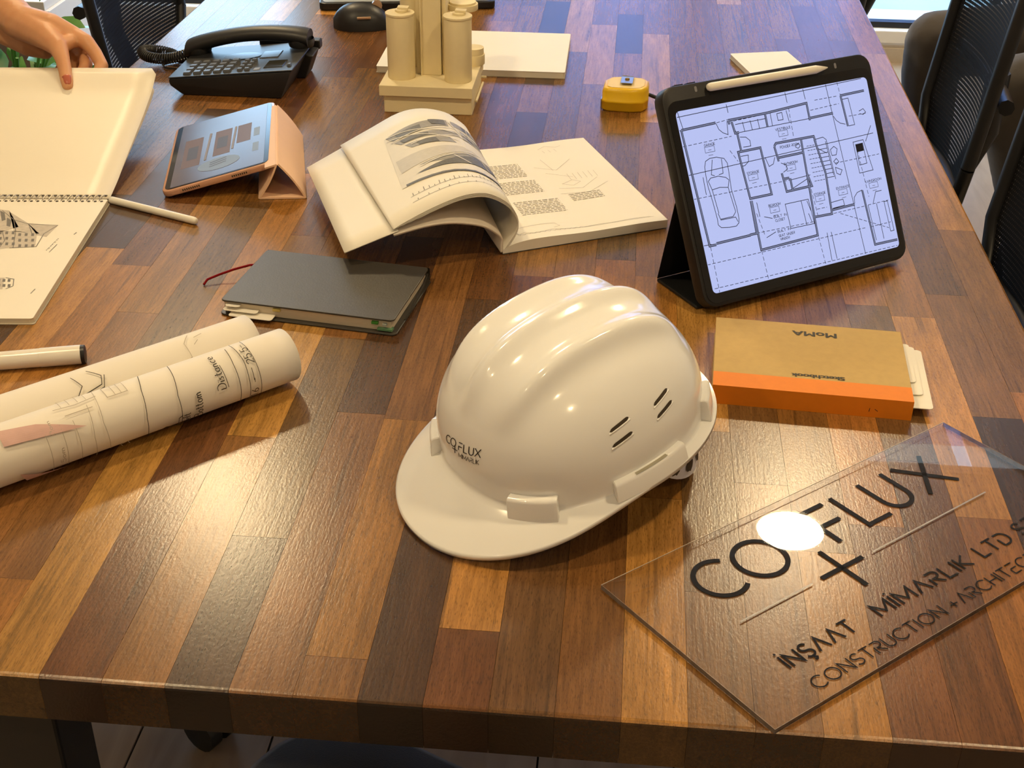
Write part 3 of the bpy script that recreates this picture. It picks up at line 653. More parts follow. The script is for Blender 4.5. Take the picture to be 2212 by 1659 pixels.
thin = [pl_((165,428),(1262,195)), pl_((165,388),(205,510)), pl_((458,350),(470,400)), pl_((808,278),(822,340)), pl_((915,258),(930,320)), pl_((1045,205),(1290,1240)), pl_((215,778),(1335,520)), pl_((525,520),(975,430)), pl_((512,470),(690,435)), pl_((555,455),(570,512)), pl_((600,445),(615,503)), pl_((645,437),(658,495)),
 pl_((720,400),(735,478)), pl_((815,385),(835,455)), pl_((760,405),(790,398),(798,440),(768,446),(760,405)), pl_((810,945),(948,915),(985,1060),(845,1090),(810,945)), pl_((905,925),(940,1070)), pl_((940,925),(965,985)), pl_((950,1000),(970,1050)), pl_((845,800),(960,770)), pl_((850,855),(955,785)),
 pl_((985,560),(1035,545),(1055,560),(1112,795)), pl_((1050,570),(1100,770)), pl_((1000,610),(1058,640)), pl_((1080,620),(1100,600),(1120,615),(1115,650),(1090,655),(1080,620)), pl_((1100,690),(1115,672),(1130,690),(1115,708),(1100,690)), pl_((1110,725),(1150,740),(1140,770),(1118,760),(1110,725)),
 pl_((1215,575),(1275,560),(1335,740),(1255,760),(1215,575)), pl_((1230,590),(1272,580),(1298,700),(1255,712),(1230,590)), pl_((1150,320),(1185,312),(1225,470),(1190,478)), pl_((1250,390),(1275,375),(1290,395),(1275,410),(1255,405)), pl_((1305,950),(1355,1160)), pl_((1355,940),(1400,1150)), pl_((1400,930),(1420,925),(1460,1100),(1440,1105),(1400,930)),
 pl_((1085,935),(1155,915),(1165,950),(1095,970)), pl_((1335,940),(1350,870),(1385,862)), pl_((1320,475),(1290,570)), pl_((700,1145),(755,1110)), pl_((685,1020),(735,1030)), pl_((640,935),(660,1020)), pl_((1060,1115),(1090,1280)), pl_((1085,1110),(1120,1270)), pl_((300,1200),(370,1185))]
car = [pl_((330,725),(335,690),(360,672),(400,665),(445,672),(465,700),(475,760),(490,860),(520,960),(535,1030),(535,1055),(520,1075),(480,1083),(430,1085),(412,1070),(405,1030),(378,930),(350,840),(338,780),(330,725)), pl_((352,810),(365,790),(410,778),(455,785),(475,800)), pl_((352,810),(375,860),(420,845),(470,845),(475,800)), pl_((375,680),(370,770),(390,775)), pl_((430,675),(440,760),(415,770)), pl_((410,1000),(425,1035),(500,1018),(515,990)), pl_((375,860),(415,1000)), pl_((470,845),(515,990)), pl_((425,1040),(515,1022),(530,1050)), pl_((320,785),(340,890))]
arcs = [[tuv(x, y) for x, y in pts] for pts in ([(398,465),(415,500),(440,520),(470,530),(462,450)], [(540,545),(575,545),(600,565),(605,598),(560,605)], [(545,660),(590,652),(592,690),(570,715),(555,718)], [(690,665),(715,720),(740,705),(748,665)], [(785,700),(815,710),(825,735),(800,755)], [(1098,420),(1115,445),(1140,462),(1170,468)], [(1225,940),(1222,905),(1240,875),(1270,860)], [(875,590),(890,582),(900,598),(888,612),(872,604),(875,590)])]
dd = []
for p, q in [((148,515),(190,505)), ((170,610),(490,540)), ((260,918),(842,800)), ((640,1118),(990,1048)), ((345,1308),(1290,1085)), ((390,1450),(1480,1190)), ((365,1200),(422,1480)), ((670,1222),(712,1395)), ((1010,1140),(1052,1300)), ((1140,1000),(1430,1085)), ((960,385),(1130,345)), ((985,325),(1120,300)), ((1118,215),(1140,300)), ((480,440),(520,520)), ((830,370),(860,540)), ((1100,1000),(1290,955)), ((1305,950),(1425,920)), ((1110,700),(1370,645)), ((1190,420),(1300,400)), ((400,460),(470,440)), ((640,1000),(690,1130)), ((965,855),(1005,1010)), ((1320,1080),(1440,1050)), ((500,450),(690,408)), ((1240,620),(1310,900)), ((1000,975),(1060,962)), ((480,625),(530,690))]:
    dd += dash(tuv(*p), tuv(*q), .0045, .0022)
for k in range(9): dd += dash(tuv(938+k*6, 600+k*26), tuv(1000+k*6, 588+k*26), .003, .001)
for k in range(8): thin.append(pl_((1012+k*6.5, 620+k*24), (1060+k*6.5, 610+k*24)))
plan_map = lambda u, v: (u, v, .00256)
okp = lambda s: [(min(.2618, max(.0003, a)), min(.1963, max(.0003, b_))) for a, b_ in s]
plan_ink = mat('plan_line', (.010, .012, .03), .3)
ink('plan_walls', [okp(s) for s in thick], .0027, plan_map, plan_ink, screen, .02)
plan_fill = bpy.data.materials.new('plan_wall_fill'); plan_fill.use_nodes = True; bb = plan_fill.node_tree.nodes['Principled BSDF']; bb.inputs['Base Color'].default_value = (.02, .02, .03, 1); bb.inputs['Emission Color'].default_value = (.16, .19, .33, 1); bb.inputs['Emission Strength'].default_value = 1
ink('plan_wall_cores', [okp(s) for s in thick], .0013, lambda u, v: (u, v, .0027), plan_fill, screen, .02)
ink('plan_lines', [okp(s) for s in thin+car+arcs], .0007, plan_map, plan_ink, screen, .02)
ink('plan_dashes', [okp(s) for s in dd], .0006, plan_map, plan_ink, screen, .02)
lab = []
def label_at(s, cx, cy, h=.0030, w=None):
    u, v = tuv(cx, cy); st = text(s, h, .22, 0, 0, w); mxx = max(p[0] for q in st for p in q)
    lab.extend([[(u - mxx/2 + x, v + y) for x, y in q] for q in st])
def boxed(s, cx, cy, w=None):
    label_at(s, cx, cy, .0025, w or .0032*len(s)*.72); u, v = tuv(cx, cy+22); lab.append([(u-.0062, v-.003), (u+.0062, v-.003), (u+.0062, v+.003), (u-.0062, v+.003), (u-.0062, v-.003)])
    lab.append([(u-.002, v-.0006), (u+.002, v-.0006)]); lab.append([(u-.003, v-.0062), (u+.003, v-.0062)])
for s, cx, cy in (('GARAGE', 360, 596), ('VESTIBULE', 798, 500), ('STORAGE', 620, 762), ('BATHROOM', 845, 705), ('BEDROOM', 748, 955), ('STORAGE', 1018, 888), ('ENTRANCE', 1155, 850), ('LIVINGROOM', 1338, 808)): boxed(s, cx, cy)
label_at('POWDER ROOM', 838, 603, .0028, .026)
for s, cx, cy in (('BUILT IN', 782, 1020), ('CLOSET', 782, 1044), ('BUILT IN', 805, 1106), ('SEAT UNDER', 822, 1130), ('WINDOW', 812, 1154)): label_at(s, cx, cy, .0025, .0028*len(s)*.78)
ink('plan_text', lab, .00045, plan_map, plan_ink, screen, .02)
link('plan_sofa', patch(MB(), pl_((1230,590),(1270,580),(1280,625),(1240,635)), plan_map, 1), plan_ink, screen)

def stylus(label, p, q, r, tip=True, roll=None, m='cream'):
    p = np.array(p); q = np.array(q); L = np.linalg.norm(q-p); d = (q-p)/L
    t = thing('stylus', label, 'stylus', tuple(p))
    white = mat('white_matte_plastic', (.80, .76, .66), .35, var=.01)
    e = L - (.016 if tip else .004)
    body = [p + d*s for s in (0, .0008, .003, .006, e-.001, e)]; link('barrel', MB().tube([b_ - p for b_ in body], [r*.45, r*.75, r*.95, r, r, r], 20), white, t, smooth=40)
    if tip: link('tip', MB().tube([d*s for s in (e, e+.006, e+.012, L)], [r*.98, r*.72, r*.4, r*.15], 16), white, t, smooth=40)
    else: link('end_cap', MB().tube([d*s for s in (e, L-.0015, L)], [r, r*.9, r*.5], 16), white, t, smooth=40)
    return t
def tw(u, v, w): return to + (ta*u + tb*v + tn*w)*TS + np.array([0, 0, TOP])
stylus('cream white stylus held in the top edge of the drawing tablet case', tw(.0440, .2155, .0058), tw(.2075, .2140, .0058), .0045)
stylus('cream white stylus lying on the wood by the spiral sketch pad', np.array([*onz(425, 478, .0046)[:2], TOP+.0046]), np.array([*onz(237, 431, .0046)[:2], TOP+.0046]), .0045, tip=False)

# ================================================================== BOOKS AND PADS
def box_thing_frame(tl, tr, bl):     # table-plane corner points -> frame with origin bottom-left, x to the right, y away
    ex = np.array([tr[0]-tl[0], tr[1]-tl[1], 0]); ey = np.array([tl[0]-bl[0], tl[1]-bl[1], 0]); return ex, ey
# black notebook
W, D, TK = .190, .128, .0165
nb = thing('black_notebook', 'closed black notebook with worn cover and red ribbon', 'notebook', mat4=frame4((-.414, 1.2045, TOP), (.190, -.0265, 0), (.0265, .190, 0)))
cover = mat('black_leatherette', (.042, .037, .030), .42, var=.18, vscale=60, bump=.12, bscale=500)
link('front_cover', MB().prism(rrect(0, W, 0, D, .005), TK-.0018, TK), cover, nb, bevel=.0006)
link('back_cover', MB().prism(rrect(-.001, W+.003, -.0035, D, .006), .0004, .0022), cover, nb, bevel=.0006)
link('spine', MB().grid([[(x, D + .0035*math.sin(R(a)), TK/2 + (TK/2-.0004)*math.cos(R(a))) for x in (0, W)] for a in range(0, 181, 15)]), cover, nb, smooth=60)
pgm = mat('page_edge', (.66, .58, .44), .7, var=.18, stretch=(3, 3, 120), vscale=30)
link('pages', MB().box(.003, W-.004, .003, D-.002, .0024, TK-.0020), pgm, nb)
for x0, x1, z, c in ((.166, .173, .010, (.05, .22, .03)), (.178, .182, .009, (.45, .5, .45)), (.172, .188, .0035, (.12, .26, .14)), (.058, .066, .0105, (.6, .48, .14))):
    link('index_tab', MB().box(x0, x1, -.0005, .006, z, z+.0025), mat('tab_%.2f' % c[0], c, .5), nb)
for x0, x1, dy, z in ((.004, .042, .006, .0078), (.012, .060, .011, .0045), (.006, .022, .004, .0118)):
    link('loose_slip', MB().prism(rrect(x0, x1, -dy, .02, .003, 3), z, z+.0006), paper, nb)
link('elastic_band', MB().tube([(W+.002, .03, .002), (W+.0032, .05, .004), (W+.0015, .1, .0085), (W-.001, D-.004, .0105)], .0012, 6), cover, nb)
rb = [(.012, D-.018, .010), (-.006, .095, .011), (-.020, .080, .012), (-.034, .064, .0085), (-.044, .052, .0045), (-.050, .045, .002)]
rb = [(.01, .100, .0120), (-.006, .092, .0130), (-.020, .082, .0110), (-.034, .072, .0075), (-.044, .062, .0050), (-.046, .056, .0012)]
link('ribbon_marker', MB().tube(rb, .0013, 6), mat('red_ribbon', (.22, .006, .008), .8, spec=.1), nb, smooth=60)

# kraft sketchbook with orange spine
W, D, TK = .184, .137, .0200
kb = thing('kraft_sketchbook', 'tan kraft sketchbook with a bright orange spine band', 'sketchbook', mat4=frame4((.0935, 1.080, TOP), (.184, -.0115, 0), (.0115, .184, 0)))
kraft = mat('kraft_card', (.54, .37, .135), .75, var=.10, vscale=120, bump=.05, bscale=400); orange = mat('orange_cloth', (.78, .225, .005), .6, var=.06, vscale=120)
link('front_cover', MB().box(0, W, 0, D, TK-.0012, TK), kraft, kb, bevel=.0003, seg=1); link('back_cover', MB().box(0, W, 0, D, .0003, .0015), kraft, kb)
link('pages', MB().box(.0006, W-.0006, .0006, D-.0006, .0016, TK-.0013), pgm, kb)
link('spine_band', MB().add([(0,.0255,TK+.0003),(W,.0255,TK+.0003),(W,-.0006,TK+.0003),(0,-.0006,TK+.0003),(W,-.0006,.0001),(0,-.0006,.0001),(W,.012,.0001),(0,.012,.0001)], [(0,1,2,3),(3,2,4,5),(5,4,6,7)]), orange, kb)
for k, (ex, y0, y1) in enumerate([(.020, .008, .121), (.013, .03, .124), (.008, .05, .126)]):
    link('loose_sheet', MB().prism(rrect(W-.05, W+ex, y0, y1, .004, 3), .0085+k*.0016, .0092+k*.0016), paper, kb)
printm = mat('dark_print', (.035, .03, .012), .6)
for s, size, y in (('MoMA', .0135, .1205), ('Sketchbook', .0088, .0340)):
    mb = MB()
    for dx in (-.0004, 0, .0004): fm0 = font_mesh(s, size); mb.add([(x+dx, y_, z+dx*.1) for x, y_, z in fm0.v], fm0.f)
    mb.xf(Matrix.Translation((W*.535, y, TK+.0004)) @ Matrix.Rotation(math.pi, 4, 'Z') @ Matrix.Scale(1.18, 4, (1, 0, 0)))
    link('cover_print', mb, printm, kb)
ink('pen_mark', [[(.145, .0), (.1455, .004)], [(.150, .003), (.153, .001)]], .0006, lambda u, v: (u, -.0008, .006+v), inkm, kb)

# plain pads
def pad(label, o, ex, w, d, t, n, name='paper_pad'):
    ey = np.array([-ex[1], ex[0], 0]); p = thing(name, label, 'pad', mat4=frame4((o[0], o[1], TOP), (ex[0], ex[1], 0), ey)); 
    link('backing', MB().box(0, w, 0, d, .0002, .0012), mat('pad_board', (.55, .50, .42), .7), p)
    link('sheets', MB().prism(rrect(.0005, w-.0005, .0005, d-.0005, .003, 3), .0013, t-.0006), mat('sheet_stack', (.70, .65, .56), .7, var=.12, stretch=(2, 2, 300), vscale=20), p)
    link('top_sheet', MB().prism(rrect(0, w, 0, d, .003, 3), t-.0005, t), mat('white_sheet', (.86, .84, .78), .55, var=.01), p); return p
p1 = pad('thick white paper pad lying behind the cream tower model', (-.4005, 2.030), (1, .012), .299, .214, .0105, 1)
link('punch_mark', MB().lathe([(.0001, .0107), (.002, .0107)], 12, (.165, .006, 0)), greyink, p1)
pad('small cream paper pad half hidden behind the drawing tablet', (.1925, 2.060), (.965, .26), .098, .118, .0085, 1)

# ------------------------------------------------------------------ open architecture book
S1 = np.array([-.134, 1.382]); S2 = np.array([-.248, 1.649]); bd = np.array([-.8916, -.4529])
FC = [(.000, .004), (-.008, .014), (-.016, .026), (-.019, .038), (-.014, .052), (-.002, .066), (.0207, .0785), (.048, .0797), (.081, .0715), (.1134, .0593), (.130, .0515)]
BC = [(-.004, .004), (-.020, .012), (-.036, .020), (-.0445, .031), (-.042, .045), (-.031, .057), (-.0108, .0715), (.0208, .0803), (.0522, .0778), (.090, .062), (.131, .0441)]
def catmull(pts, t):
    n = len(pts)-1; x = min(n-1e-6, max(0, t*n)); i = int(x); f = x-i; g = lambda k: np.array(pts[min(n, max(0, k))]); a, b_, c, d = g(i-1), g(i), g(i+1), g(i+2)
    return .5*((2*b_) + (c-a)*f + (2*a-5*b_+4*c-d)*f*f + (3*b_-a-3*c+d)*f**3)
def book_page(a, t, drop=0.0):   # a 0 spine..1 fore edge, t 0 front..1 back
    f = catmull(FC, a); b_ = catmull(BC, a); s, z = f*(1-t)+b_*t
    xy = (S1 + bd*s)*(1-t) + (S2 + bd*s)*t
    return np.array([xy[0], xy[1], z - drop])
bo = np.array([-.134, 1.382, 0]); book = thing('open_book', 'open architecture book with a black and white photograph on its curled page', 'book', (bo[0], bo[1], TOP))
def B_(p): return np.asarray(p, float) - bo
for k in range(5):
    end = 1 - .035*k; dr = -.0006 + .0011*k
    mb = MB().grid([[B_(book_page(end*i/40, j/8, dr*min(1, i/6))) for j in range(9)] for i in range(41)])
    o = link('page', mb, paper, book, smooth=80); md = o.modifiers.new('t', 'SOLIDIFY'); md.thickness = .0004
# under leaves hang lower, the cover carries on as a flap
UC = [(.000, .003), (.000, .012), (.0005, .0215), (.0095, .0315), (.0263, .0420), (.0594, .0505), (.0921, .0515), (.1298, .0465)]
UB = [(-.004, .003), (-.018, .010), (-.028, .022), (-.022, .036), (-.006, .048), (.030, .058), (.080, .055), (.131, .0405)]
def under(a, t, dz=0):
    s, z = catmull(UC, a)*(1-t) + catmull(UB, a)*t; xy = (S1+bd*s)*(1-t) + (S2+bd*s)*t; return np.array([xy[0], xy[1], z+dz])
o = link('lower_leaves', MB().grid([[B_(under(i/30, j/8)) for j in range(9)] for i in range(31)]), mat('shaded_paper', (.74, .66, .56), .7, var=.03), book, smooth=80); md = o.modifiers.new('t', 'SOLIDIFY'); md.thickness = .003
def flap(a, t):
    s0, z0 = np.array([.124, .0500])*(1-t) + np.array([.125, .0430])*t; s1, z1 = np.array([.1865, .0334])*(1-t) + np.array([.1762, .0207])*t
    s = s0+(s1-s0)*a; z = z0+(z1-z0)*a; xy = (S1+bd*s)*(1-t) + (S2+bd*s)*t; return np.array([xy[0], xy[1], z])
o = link('cover_flap', MB().grid([[B_(flap(i/4, j/8)) for j in range(9)] for i in range(5)]), paper, book, smooth=80); md = o.modifiers.new('t', 'SOLIDIFY'); md.thickness = .0012
# right hand page block
def right(a, t, z=None):     # a 0 spine .. 1 fore edge
    s = -.212*a; top = .006 + .0085*(1-math.exp(-a*14)) - .0035*a + .0008*math.sin(a*9); xy = (S1+bd*s)*(1-t) + (S2+bd*s)*t
    return np.array([xy[0], xy[1], top if z is None else z])
NA, NB = 40, 8
mb = MB().grid([[B_(right(i/NA, j/NB)) for j in range(NB+1)] for i in range(NA+1)])
mb.grid([[B_(right(i/NA, 0)), B_(right(i/NA, 0, .0014))] for i in range(NA+1)]); mb.grid([[B_(right(i/NA, 1)), B_(right(i/NA, 1, .0014))] for i in range(NA+1)]); mb.grid([[B_(right(1, j/NB)), B_(right(1, j/NB, .0014))] for j in range(NB+1)]); mb.grid([[B_(right(0, j/NB)), B_(right(0, j/NB, .0014))] for j in range(NB+1)])
mb.grid([[B_(right(i/NA, j, .0014)) for j in (0, 1)] for i in range(NA+1)])
link('page_block', mb, paper, book, smooth=50)
link('back_cover', MB().grid([[B_(right(i/4, j, .0013)) for j in (0, 1)] for i in range(5)]).grid([[B_(right(i/4, j, .0002)) for j in (0, 1)] for i in range(5)]), greyink, book)
# print on the curled page
def pm(a, t): return B_(book_page(a, t)) + np.array([0, 0, .0011]) + np.array([.0002, -.0004, 0])
g1 = mat('photo_light_grey', (.55, .52, .46), .55, var=.1, vscale=200); g2 = mat('photo_mid_grey', (.30, .29, .27), .55, var=.25, vscale=260); g3 = mat('photo_dark_grey', (.13, .13, .125), .55, var=.4, vscale=320)
photo = link('photograph', patch(MB(), [(.40, .20), (.875, .27), (.875, .80), (.40, .86)], pm, 24), mat('photo_paper', (.72, .68, .59), .55), book)
def pm2(a, t): return pm(a, t) + np.array([0, 0, .0004])
def pm3(a, t): return pm(a, t) + np.array([0, 0, .0008])
mb = MB()
for q in [[(.87,.80),(.62,.86),(.62,.78),(.85,.73)], [(.60,.86),(.41,.86),(.41,.77),(.60,.79)], [(.85,.71),(.60,.72),(.58,.66),(.83,.66)], [(.57,.75),(.41,.72),(.41,.62),(.57,.64)], [(.82,.64),(.64,.63),(.62,.57),(.80,.59)], [(.80,.40),(.56,.46),(.42,.40),(.42,.30)]]: patch(mb, q, pm2, 10)
link('photo_roof', mb, g2, photo)
mb = MB()
for q in [[(.84,.78),(.74,.80),(.74,.74),(.83,.725)], [(.70,.845),(.63,.855),(.63,.79),(.69,.79)], [(.54,.855),(.48,.855),(.48,.79),(.54,.795)], [(.78,.635),(.70,.63),(.69,.58),(.77,.59)], [(.83,.70),(.72,.70),(.72,.67),(.82,.665)], [(.54,.73),(.44,.71),(.44,.65),(.54,.66)], [(.86,.285),(.42,.215),(.42,.20),(.86,.27)], [(.82,.33),(.56,.42),(.44,.35),(.43,.31)]]: patch(mb, q, pm3, 10)
link('photo_shadow', mb, g3, photo)
mb = MB(); patch(mb, [(.865,.53),(.60,.53),(.50,.48),(.86,.40)], pm2, 10); link('photo_hillside', mb, g1, photo)
beams = [[(.87,.795),(.62,.70),(.41,.70)], [(.86,.72),(.60,.76),(.41,.78)], [(.87,.76),(.70,.66),(.60,.60)], [(.62,.86),(.58,.72),(.41,.64)], [(.50,.86),(.52,.72),(.47,.60)], [(.80,.62),(.60,.66),(.42,.60)], [(.80,.38),(.60,.44),(.44,.40)], [(.66,.41),(.60,.32)], [(.52,.41),(.50,.30)]]
ink('photo_beams', beams, .006, lambda u, v: pm3(u, v)+np.array([0, 0, .0003]), mat('photo_paper', (.72, .68, .59), .55), photo, .02)
el = [[(.86,.115),(.70,.12),(.55,.125),(.40,.12),(.33,.115)], [(.86,.165),(.74,.17),(.60,.175),(.48,.18),(.36,.17)]]
el += [[(a, .17), (a, .17+.012+.01*((i*7) % 3))] for i, a in enumerate(np.linspace(.38, .85, 26))] + [[(a, .12), (a, .132)] for a in np.linspace(.36, .84, 14)]
ink('section_drawing', el, .0022, pm, greyink, book, .02)
def rm(a, t): return B_(right(a, t)) + np.array([0, 0, .0004])
txt = []
for a0, a1, t0, t1 in ((.20, .44, .62, .78), (.20, .46, .42, .58), (.22, .50, .20, .36), (.58, .78, .30, .38)):
    n = int((t1-t0)/.016)
    for k in range(n):
        t = t1 - k*.016; a = a0
        while a < a1: w = rnd.uniform(.012, .035); txt.append([(a, t), (min(a1, a+w), t)]); a += w + .007
ink('text_columns', txt, .0055, rm, paleink, book, .05)
sk = [[(.10,.11),(.12,.06),(.16,.07),(.2,.05),(.26,.055),(.32,.065),(.40,.055),(.5,.05),(.6,.055),(.7,.05),(.8,.055),(.92,.05)], [(.12,.115),(.3,.125),(.36,.12),(.38,.09),(.34,.08)], [(.64,.92),(.70,.95),(.76,.92),(.80,.93)], [(.66,.90),(.665,.87)], [(.70,.90),(.705,.87)], [(.74,.90),(.745,.87)], [(.62,.66),(.60,.80)], [(.52,.72),(.64,.66),(.78,.76)], [(.56,.64),(.7,.56)], [(.6,.50),(.66,.47),(.72,.50),(.68,.53),(.60,.50)], [(.56,.46),(.70,.43),(.84,.52)], [(.54,.40),(.72,.38),(.88,.46)]] + [[(.68+.035*k, .60), (.675+.035*k, .53)] for k in range(6)]
ink('margin_sketches', sk, .0016, rm, paleink, book, .02)
ink('base_line', [[(.12+.01*i, .048+.004*((i*5) % 3)) for i in range(40)] + [(.94, .047)]], .0012, rm, greyink, book, .02)

# ------------------------------------------------------------------ small tablet with pink folio
sa = np.array([.9450, .2150, .2442]); sb = np.array([-.246, .968, 0]); so = np.array([-.571, 1.494, .0006])
pink = mat('pink_leatherette', (.85, .57, .38), .55, var=.04, bump=.06, bscale=500); rosegold = mat('rose_bumper', (.55, .30, .19), .3, var=.08, coat=.3)
st = thing('small_tablet', 'small tablet in a rose case leaning on its folded pink cover', 'tablet', mat4=frame4(so + np.array([0, 0, TOP]), sa, sb))
inv2 = np.array(st.matrix_world.to_3x3()).T if False else None
fm = frame4(so, sa, sb); fi = fm.inverted()
def sl(p): return tuple(fi @ Vector([float(c) for c in p]))
SWD, SHT = .1425, .2310
link('bumper', MB().prism(rrect(0, SWD, 0, SHT, .012), .0005, .0085), rosegold, st, smooth=40, bevel=.0016)
link('glass', MB().prism(rrect(.004, SWD-.004, .004, SHT-.004, .009), .0080, .0092), mat('black_glass', (.008, .008, .009), .12, var=.02), st)
sc2 = bpy.data.materials.new('dim_screen'); sc2.use_nodes = True; nt = sc2.node_tree; bb = nt.nodes['Principled BSDF']; bb.inputs['Roughness'].default_value = .18
n1 = N(nt, 'ShaderNodeTexNoise'); n1.inputs['Scale'].default_value = 26; n1.inputs['Detail'].default_value = 1; tcx = N(nt, 'ShaderNodeTexCoord'); nt.links.new(tcx.outputs['Object'], n1.inputs['Vector'])
mx = N(nt, 'ShaderNodeMix', data_type='RGBA'); mx.inputs[6].default_value = (.16, .12, .13, 1); mx.inputs[7].default_value = (.26, .15, .12, 1); nt.links.new(n1.outputs['Fac'], mx.inputs[0]); bb.inputs['Base Color'].default_value = (.05, .05, .06, 1)
nt.links.new(mx.outputs[2], bb.inputs['Emission Color']); bb.inputs['Emission Strength'].default_value = .36
scrn = link('screen', MB().prism(rrect(.011, SWD-.010, .006, SHT-.006, .002), .0091, .0095), sc2, st)
def emat(n, c, s):
    m, nt, b = nodes_of(n); b.inputs['Base Color'].default_value = (.03, .03, .03, 1); b.inputs['Emission Color'].default_value = (*c, 1); b.inputs['Emission Strength'].default_value = s; return m
e_brown = emat('picture_brown', (.25, .12, .09), .5); e_dark = emat('picture_dark', (.10, .085, .10), .5); e_grey = emat('picture_grey', (.35, .40, .42), .55); e_line = emat('picture_line', (.42, .30, .22), .5)
flatm = lambda u, v: (u, v, .0096)
for m_, qs in ((e_brown, [[(.020,.06),(.045,.06),(.045,.16),(.020,.16)], [(.062,.075),(.085,.075),(.085,.165),(.062,.165)], [(.093,.10),(.112,.10),(.112,.165),(.093,.165)]]), (e_dark, [[(.026,.085),(.040,.085),(.040,.13),(.026,.13)], [(.066,.10),(.080,.10),(.080,.14),(.066,.14)]])):
    mb = MB(); [patch(mb, q, flatm if m_ is e_brown else (lambda u, v: (u, v, .0097)), 1) for q in qs]; link('picture_panel', mb, m_, scrn)
link('picture_dome', MB().grid([[(.072+.028*math.cos(R(a))*k, .046+.020*math.sin(R(a))*k, .0098) for k in (.0, .5, 1)] for a in range(0, 361, 15)]), e_grey, scrn)
ink('picture_stripes', [[(.060, .040+.007*k), (.082, .046+.007*k)] for k in range(3)], .002, lambda u, v: (u, v, .0100), e_dark, scrn)
ink('picture_columns', [[(.052, .07), (.055, .165)], [(.088, .085), (.090, .165)]], .003, lambda u, v: (u, v, .0099), e_line, scrn)
mb = MB(); [patch(mb, q, flatm, 1) for q in ([(.116,.055),(.124,.055),(.124,.085),(.116,.085)], [(.116,.11),(.124,.11),(.124,.14),(.116,.14)])]; link('picture_icons', mb, e_grey, scrn)
mb = MB()
for k in range(9): mb.box(.026+.0026*k, .0276+.0026*k, -.0003, .0002, .0035, .0060)
for k in range(8): mb.box(.090+.0026*k, .0916+.0026*k, -.0003, .0002, .0035, .0060)
link('speaker_grille', mb, slotm, st)
for x0, x1 in ((.012, .022), (.114, .128)): link('corner_ridge', MB().prism(rrect(x0, x1, -.0010, .0004, .0004, 2), .0025, .0070), rosegold, st)
# folded cover: a triangular prop under the raised side
ax = np.array([-.246, .968, 0])/np.linalg.norm([.246, .968]); A0 = np.array([-.452, 1.5075, .0006]); A1 = np.array([-.3965, 1.5165, .0006]); apex = np.array([-.4275, 1.512, .0455]); hinge = so + sa*(SWD-.004) - np.cross(sa, sb)*.0002; Lp = .222
def cover_panel(name, p, q, th=.0022, n=6, lift=(0, 0, 0), soft=0):
    p = np.array(p); q = np.array(q); lift = np.array(lift); nn_ = np.cross(q-p, ax); nn_ /= np.linalg.norm(nn_)
    rows = []
    for i in range(n+1):
        f = i/n; c = p+(q-p)*f + nn_*soft*math.sin(math.pi*f); rows.append([sl(c), sl(c+ax*Lp), sl(c+ax*Lp+nn_*th), sl(c+nn_*th)])
    mb = MB().grid(rows, wrap=True); mb.f.append((0,1,2,3)); m = n*4; mb.f.append((m+3,m+2,m+1,m)); return link(name, mb, pink, st, smooth=40)
cover_panel('cover_panel', A0, apex, soft=-.002); cover_panel('cover_panel', apex, A1, soft=.002); cover_panel('cover_panel', A0, A1)
cover_panel('cover_panel', apex + np.array([-.001, 0, .001]), apex + np.array([-.016, -.001, -.004]))

# ------------------------------------------------------------------ rolled drawings
rd = np.array([-.712, -.702]); rn = np.array([.702, -.712])      # along the roll (towards the viewer's left), towards the viewer
roll_o = np.array([-.311, 1.0775, 0]); RR1, RR2, RLEN = .0275, .0255, .44
roll = thing('rolled_drawings', 'double roll of cream drawing paper with pencil and ink lettering', 'paper roll', (roll_o[0], roll_o[1], TOP))
skew = .010
def tube_pt(c_off, r, s, ang):    # ang 0 = towards viewer, 90 = up
    o2 = rd*s + rn*(c_off + r*math.cos(ang)); return np.array([o2[0], o2[1], r + .0004 + r*math.sin(ang)])
def roll_tube(name, c_off, r, s0, turns=1.6, end=0):
    rows = []
    for i in range(25):
        s = s0 + (RLEN-s0)*i/24; ring = []
        for k in range(72):
            a = R(250 - 360*turns*k/71); rr = r - .0045*k/71; o2 = rd*s + rn*(c_off + rr*math.cos(a)); ring.append((o2[0], o2[1], r+.0004 + rr*math.sin(a)))
        rows.append(ring)
    o = link(name, MB().grid(rows), mat('drawing_paper', (.80, .75, .66), .65, var=.025, vscale=20), roll, smooth=80); md = o.modifiers.new('t', 'SOLIDIFY'); md.thickness = .0004; return o
tA = roll_tube('front_roll', 0, RR1, 0); tB = roll_tube('back_roll', -.0525, RR2, .010)
def fm_(s, c): return tube_pt(0, RR1+.0004, .62*s+.006, c/RR1 + .12)   # c: distance round the tube from the viewer-facing line
def bm_(s, c): return tube_pt(-.0525, RR2+.0004, .70*s+.012, c/RR2)
pen = mat('marker_ink', (.05, .042, .03), .6); pencil = mat('pencil_line', (.42, .37, .30), .7)
LN = [[(.060, -.024), (.062, .010), (.064, .045)], [(.079, -.024), (.080, .005), (.079, .020), (.082, .045)], [(.095, -.022), (.096, .02), (.093, .040)], [(.190, -.026), (.192, .01), (.186, .028), (.182, .045)], [(.243, -.024), (.244, .0), (.238, .025), (.228, .045)], [(.190, -.026), (.2, -.021), (.216, -.018), (.243, -.024)], [(.190,-.010), (.196,-.012), (.196, -.020), (.19, -.022)], [(.072, .0), (.072, .012)], [(.114, .002), (.116, .024)]]
ink('ink_lines', LN, .0010, fm_, pen, tA, .004)
def vtext(s, h, s_at, c0, width=None):   # lettering running up round the tube
    return [[(s_at + y, c0 + x) for x, y in q] for q in text(s, h, .18, 0, 0, width, True)]
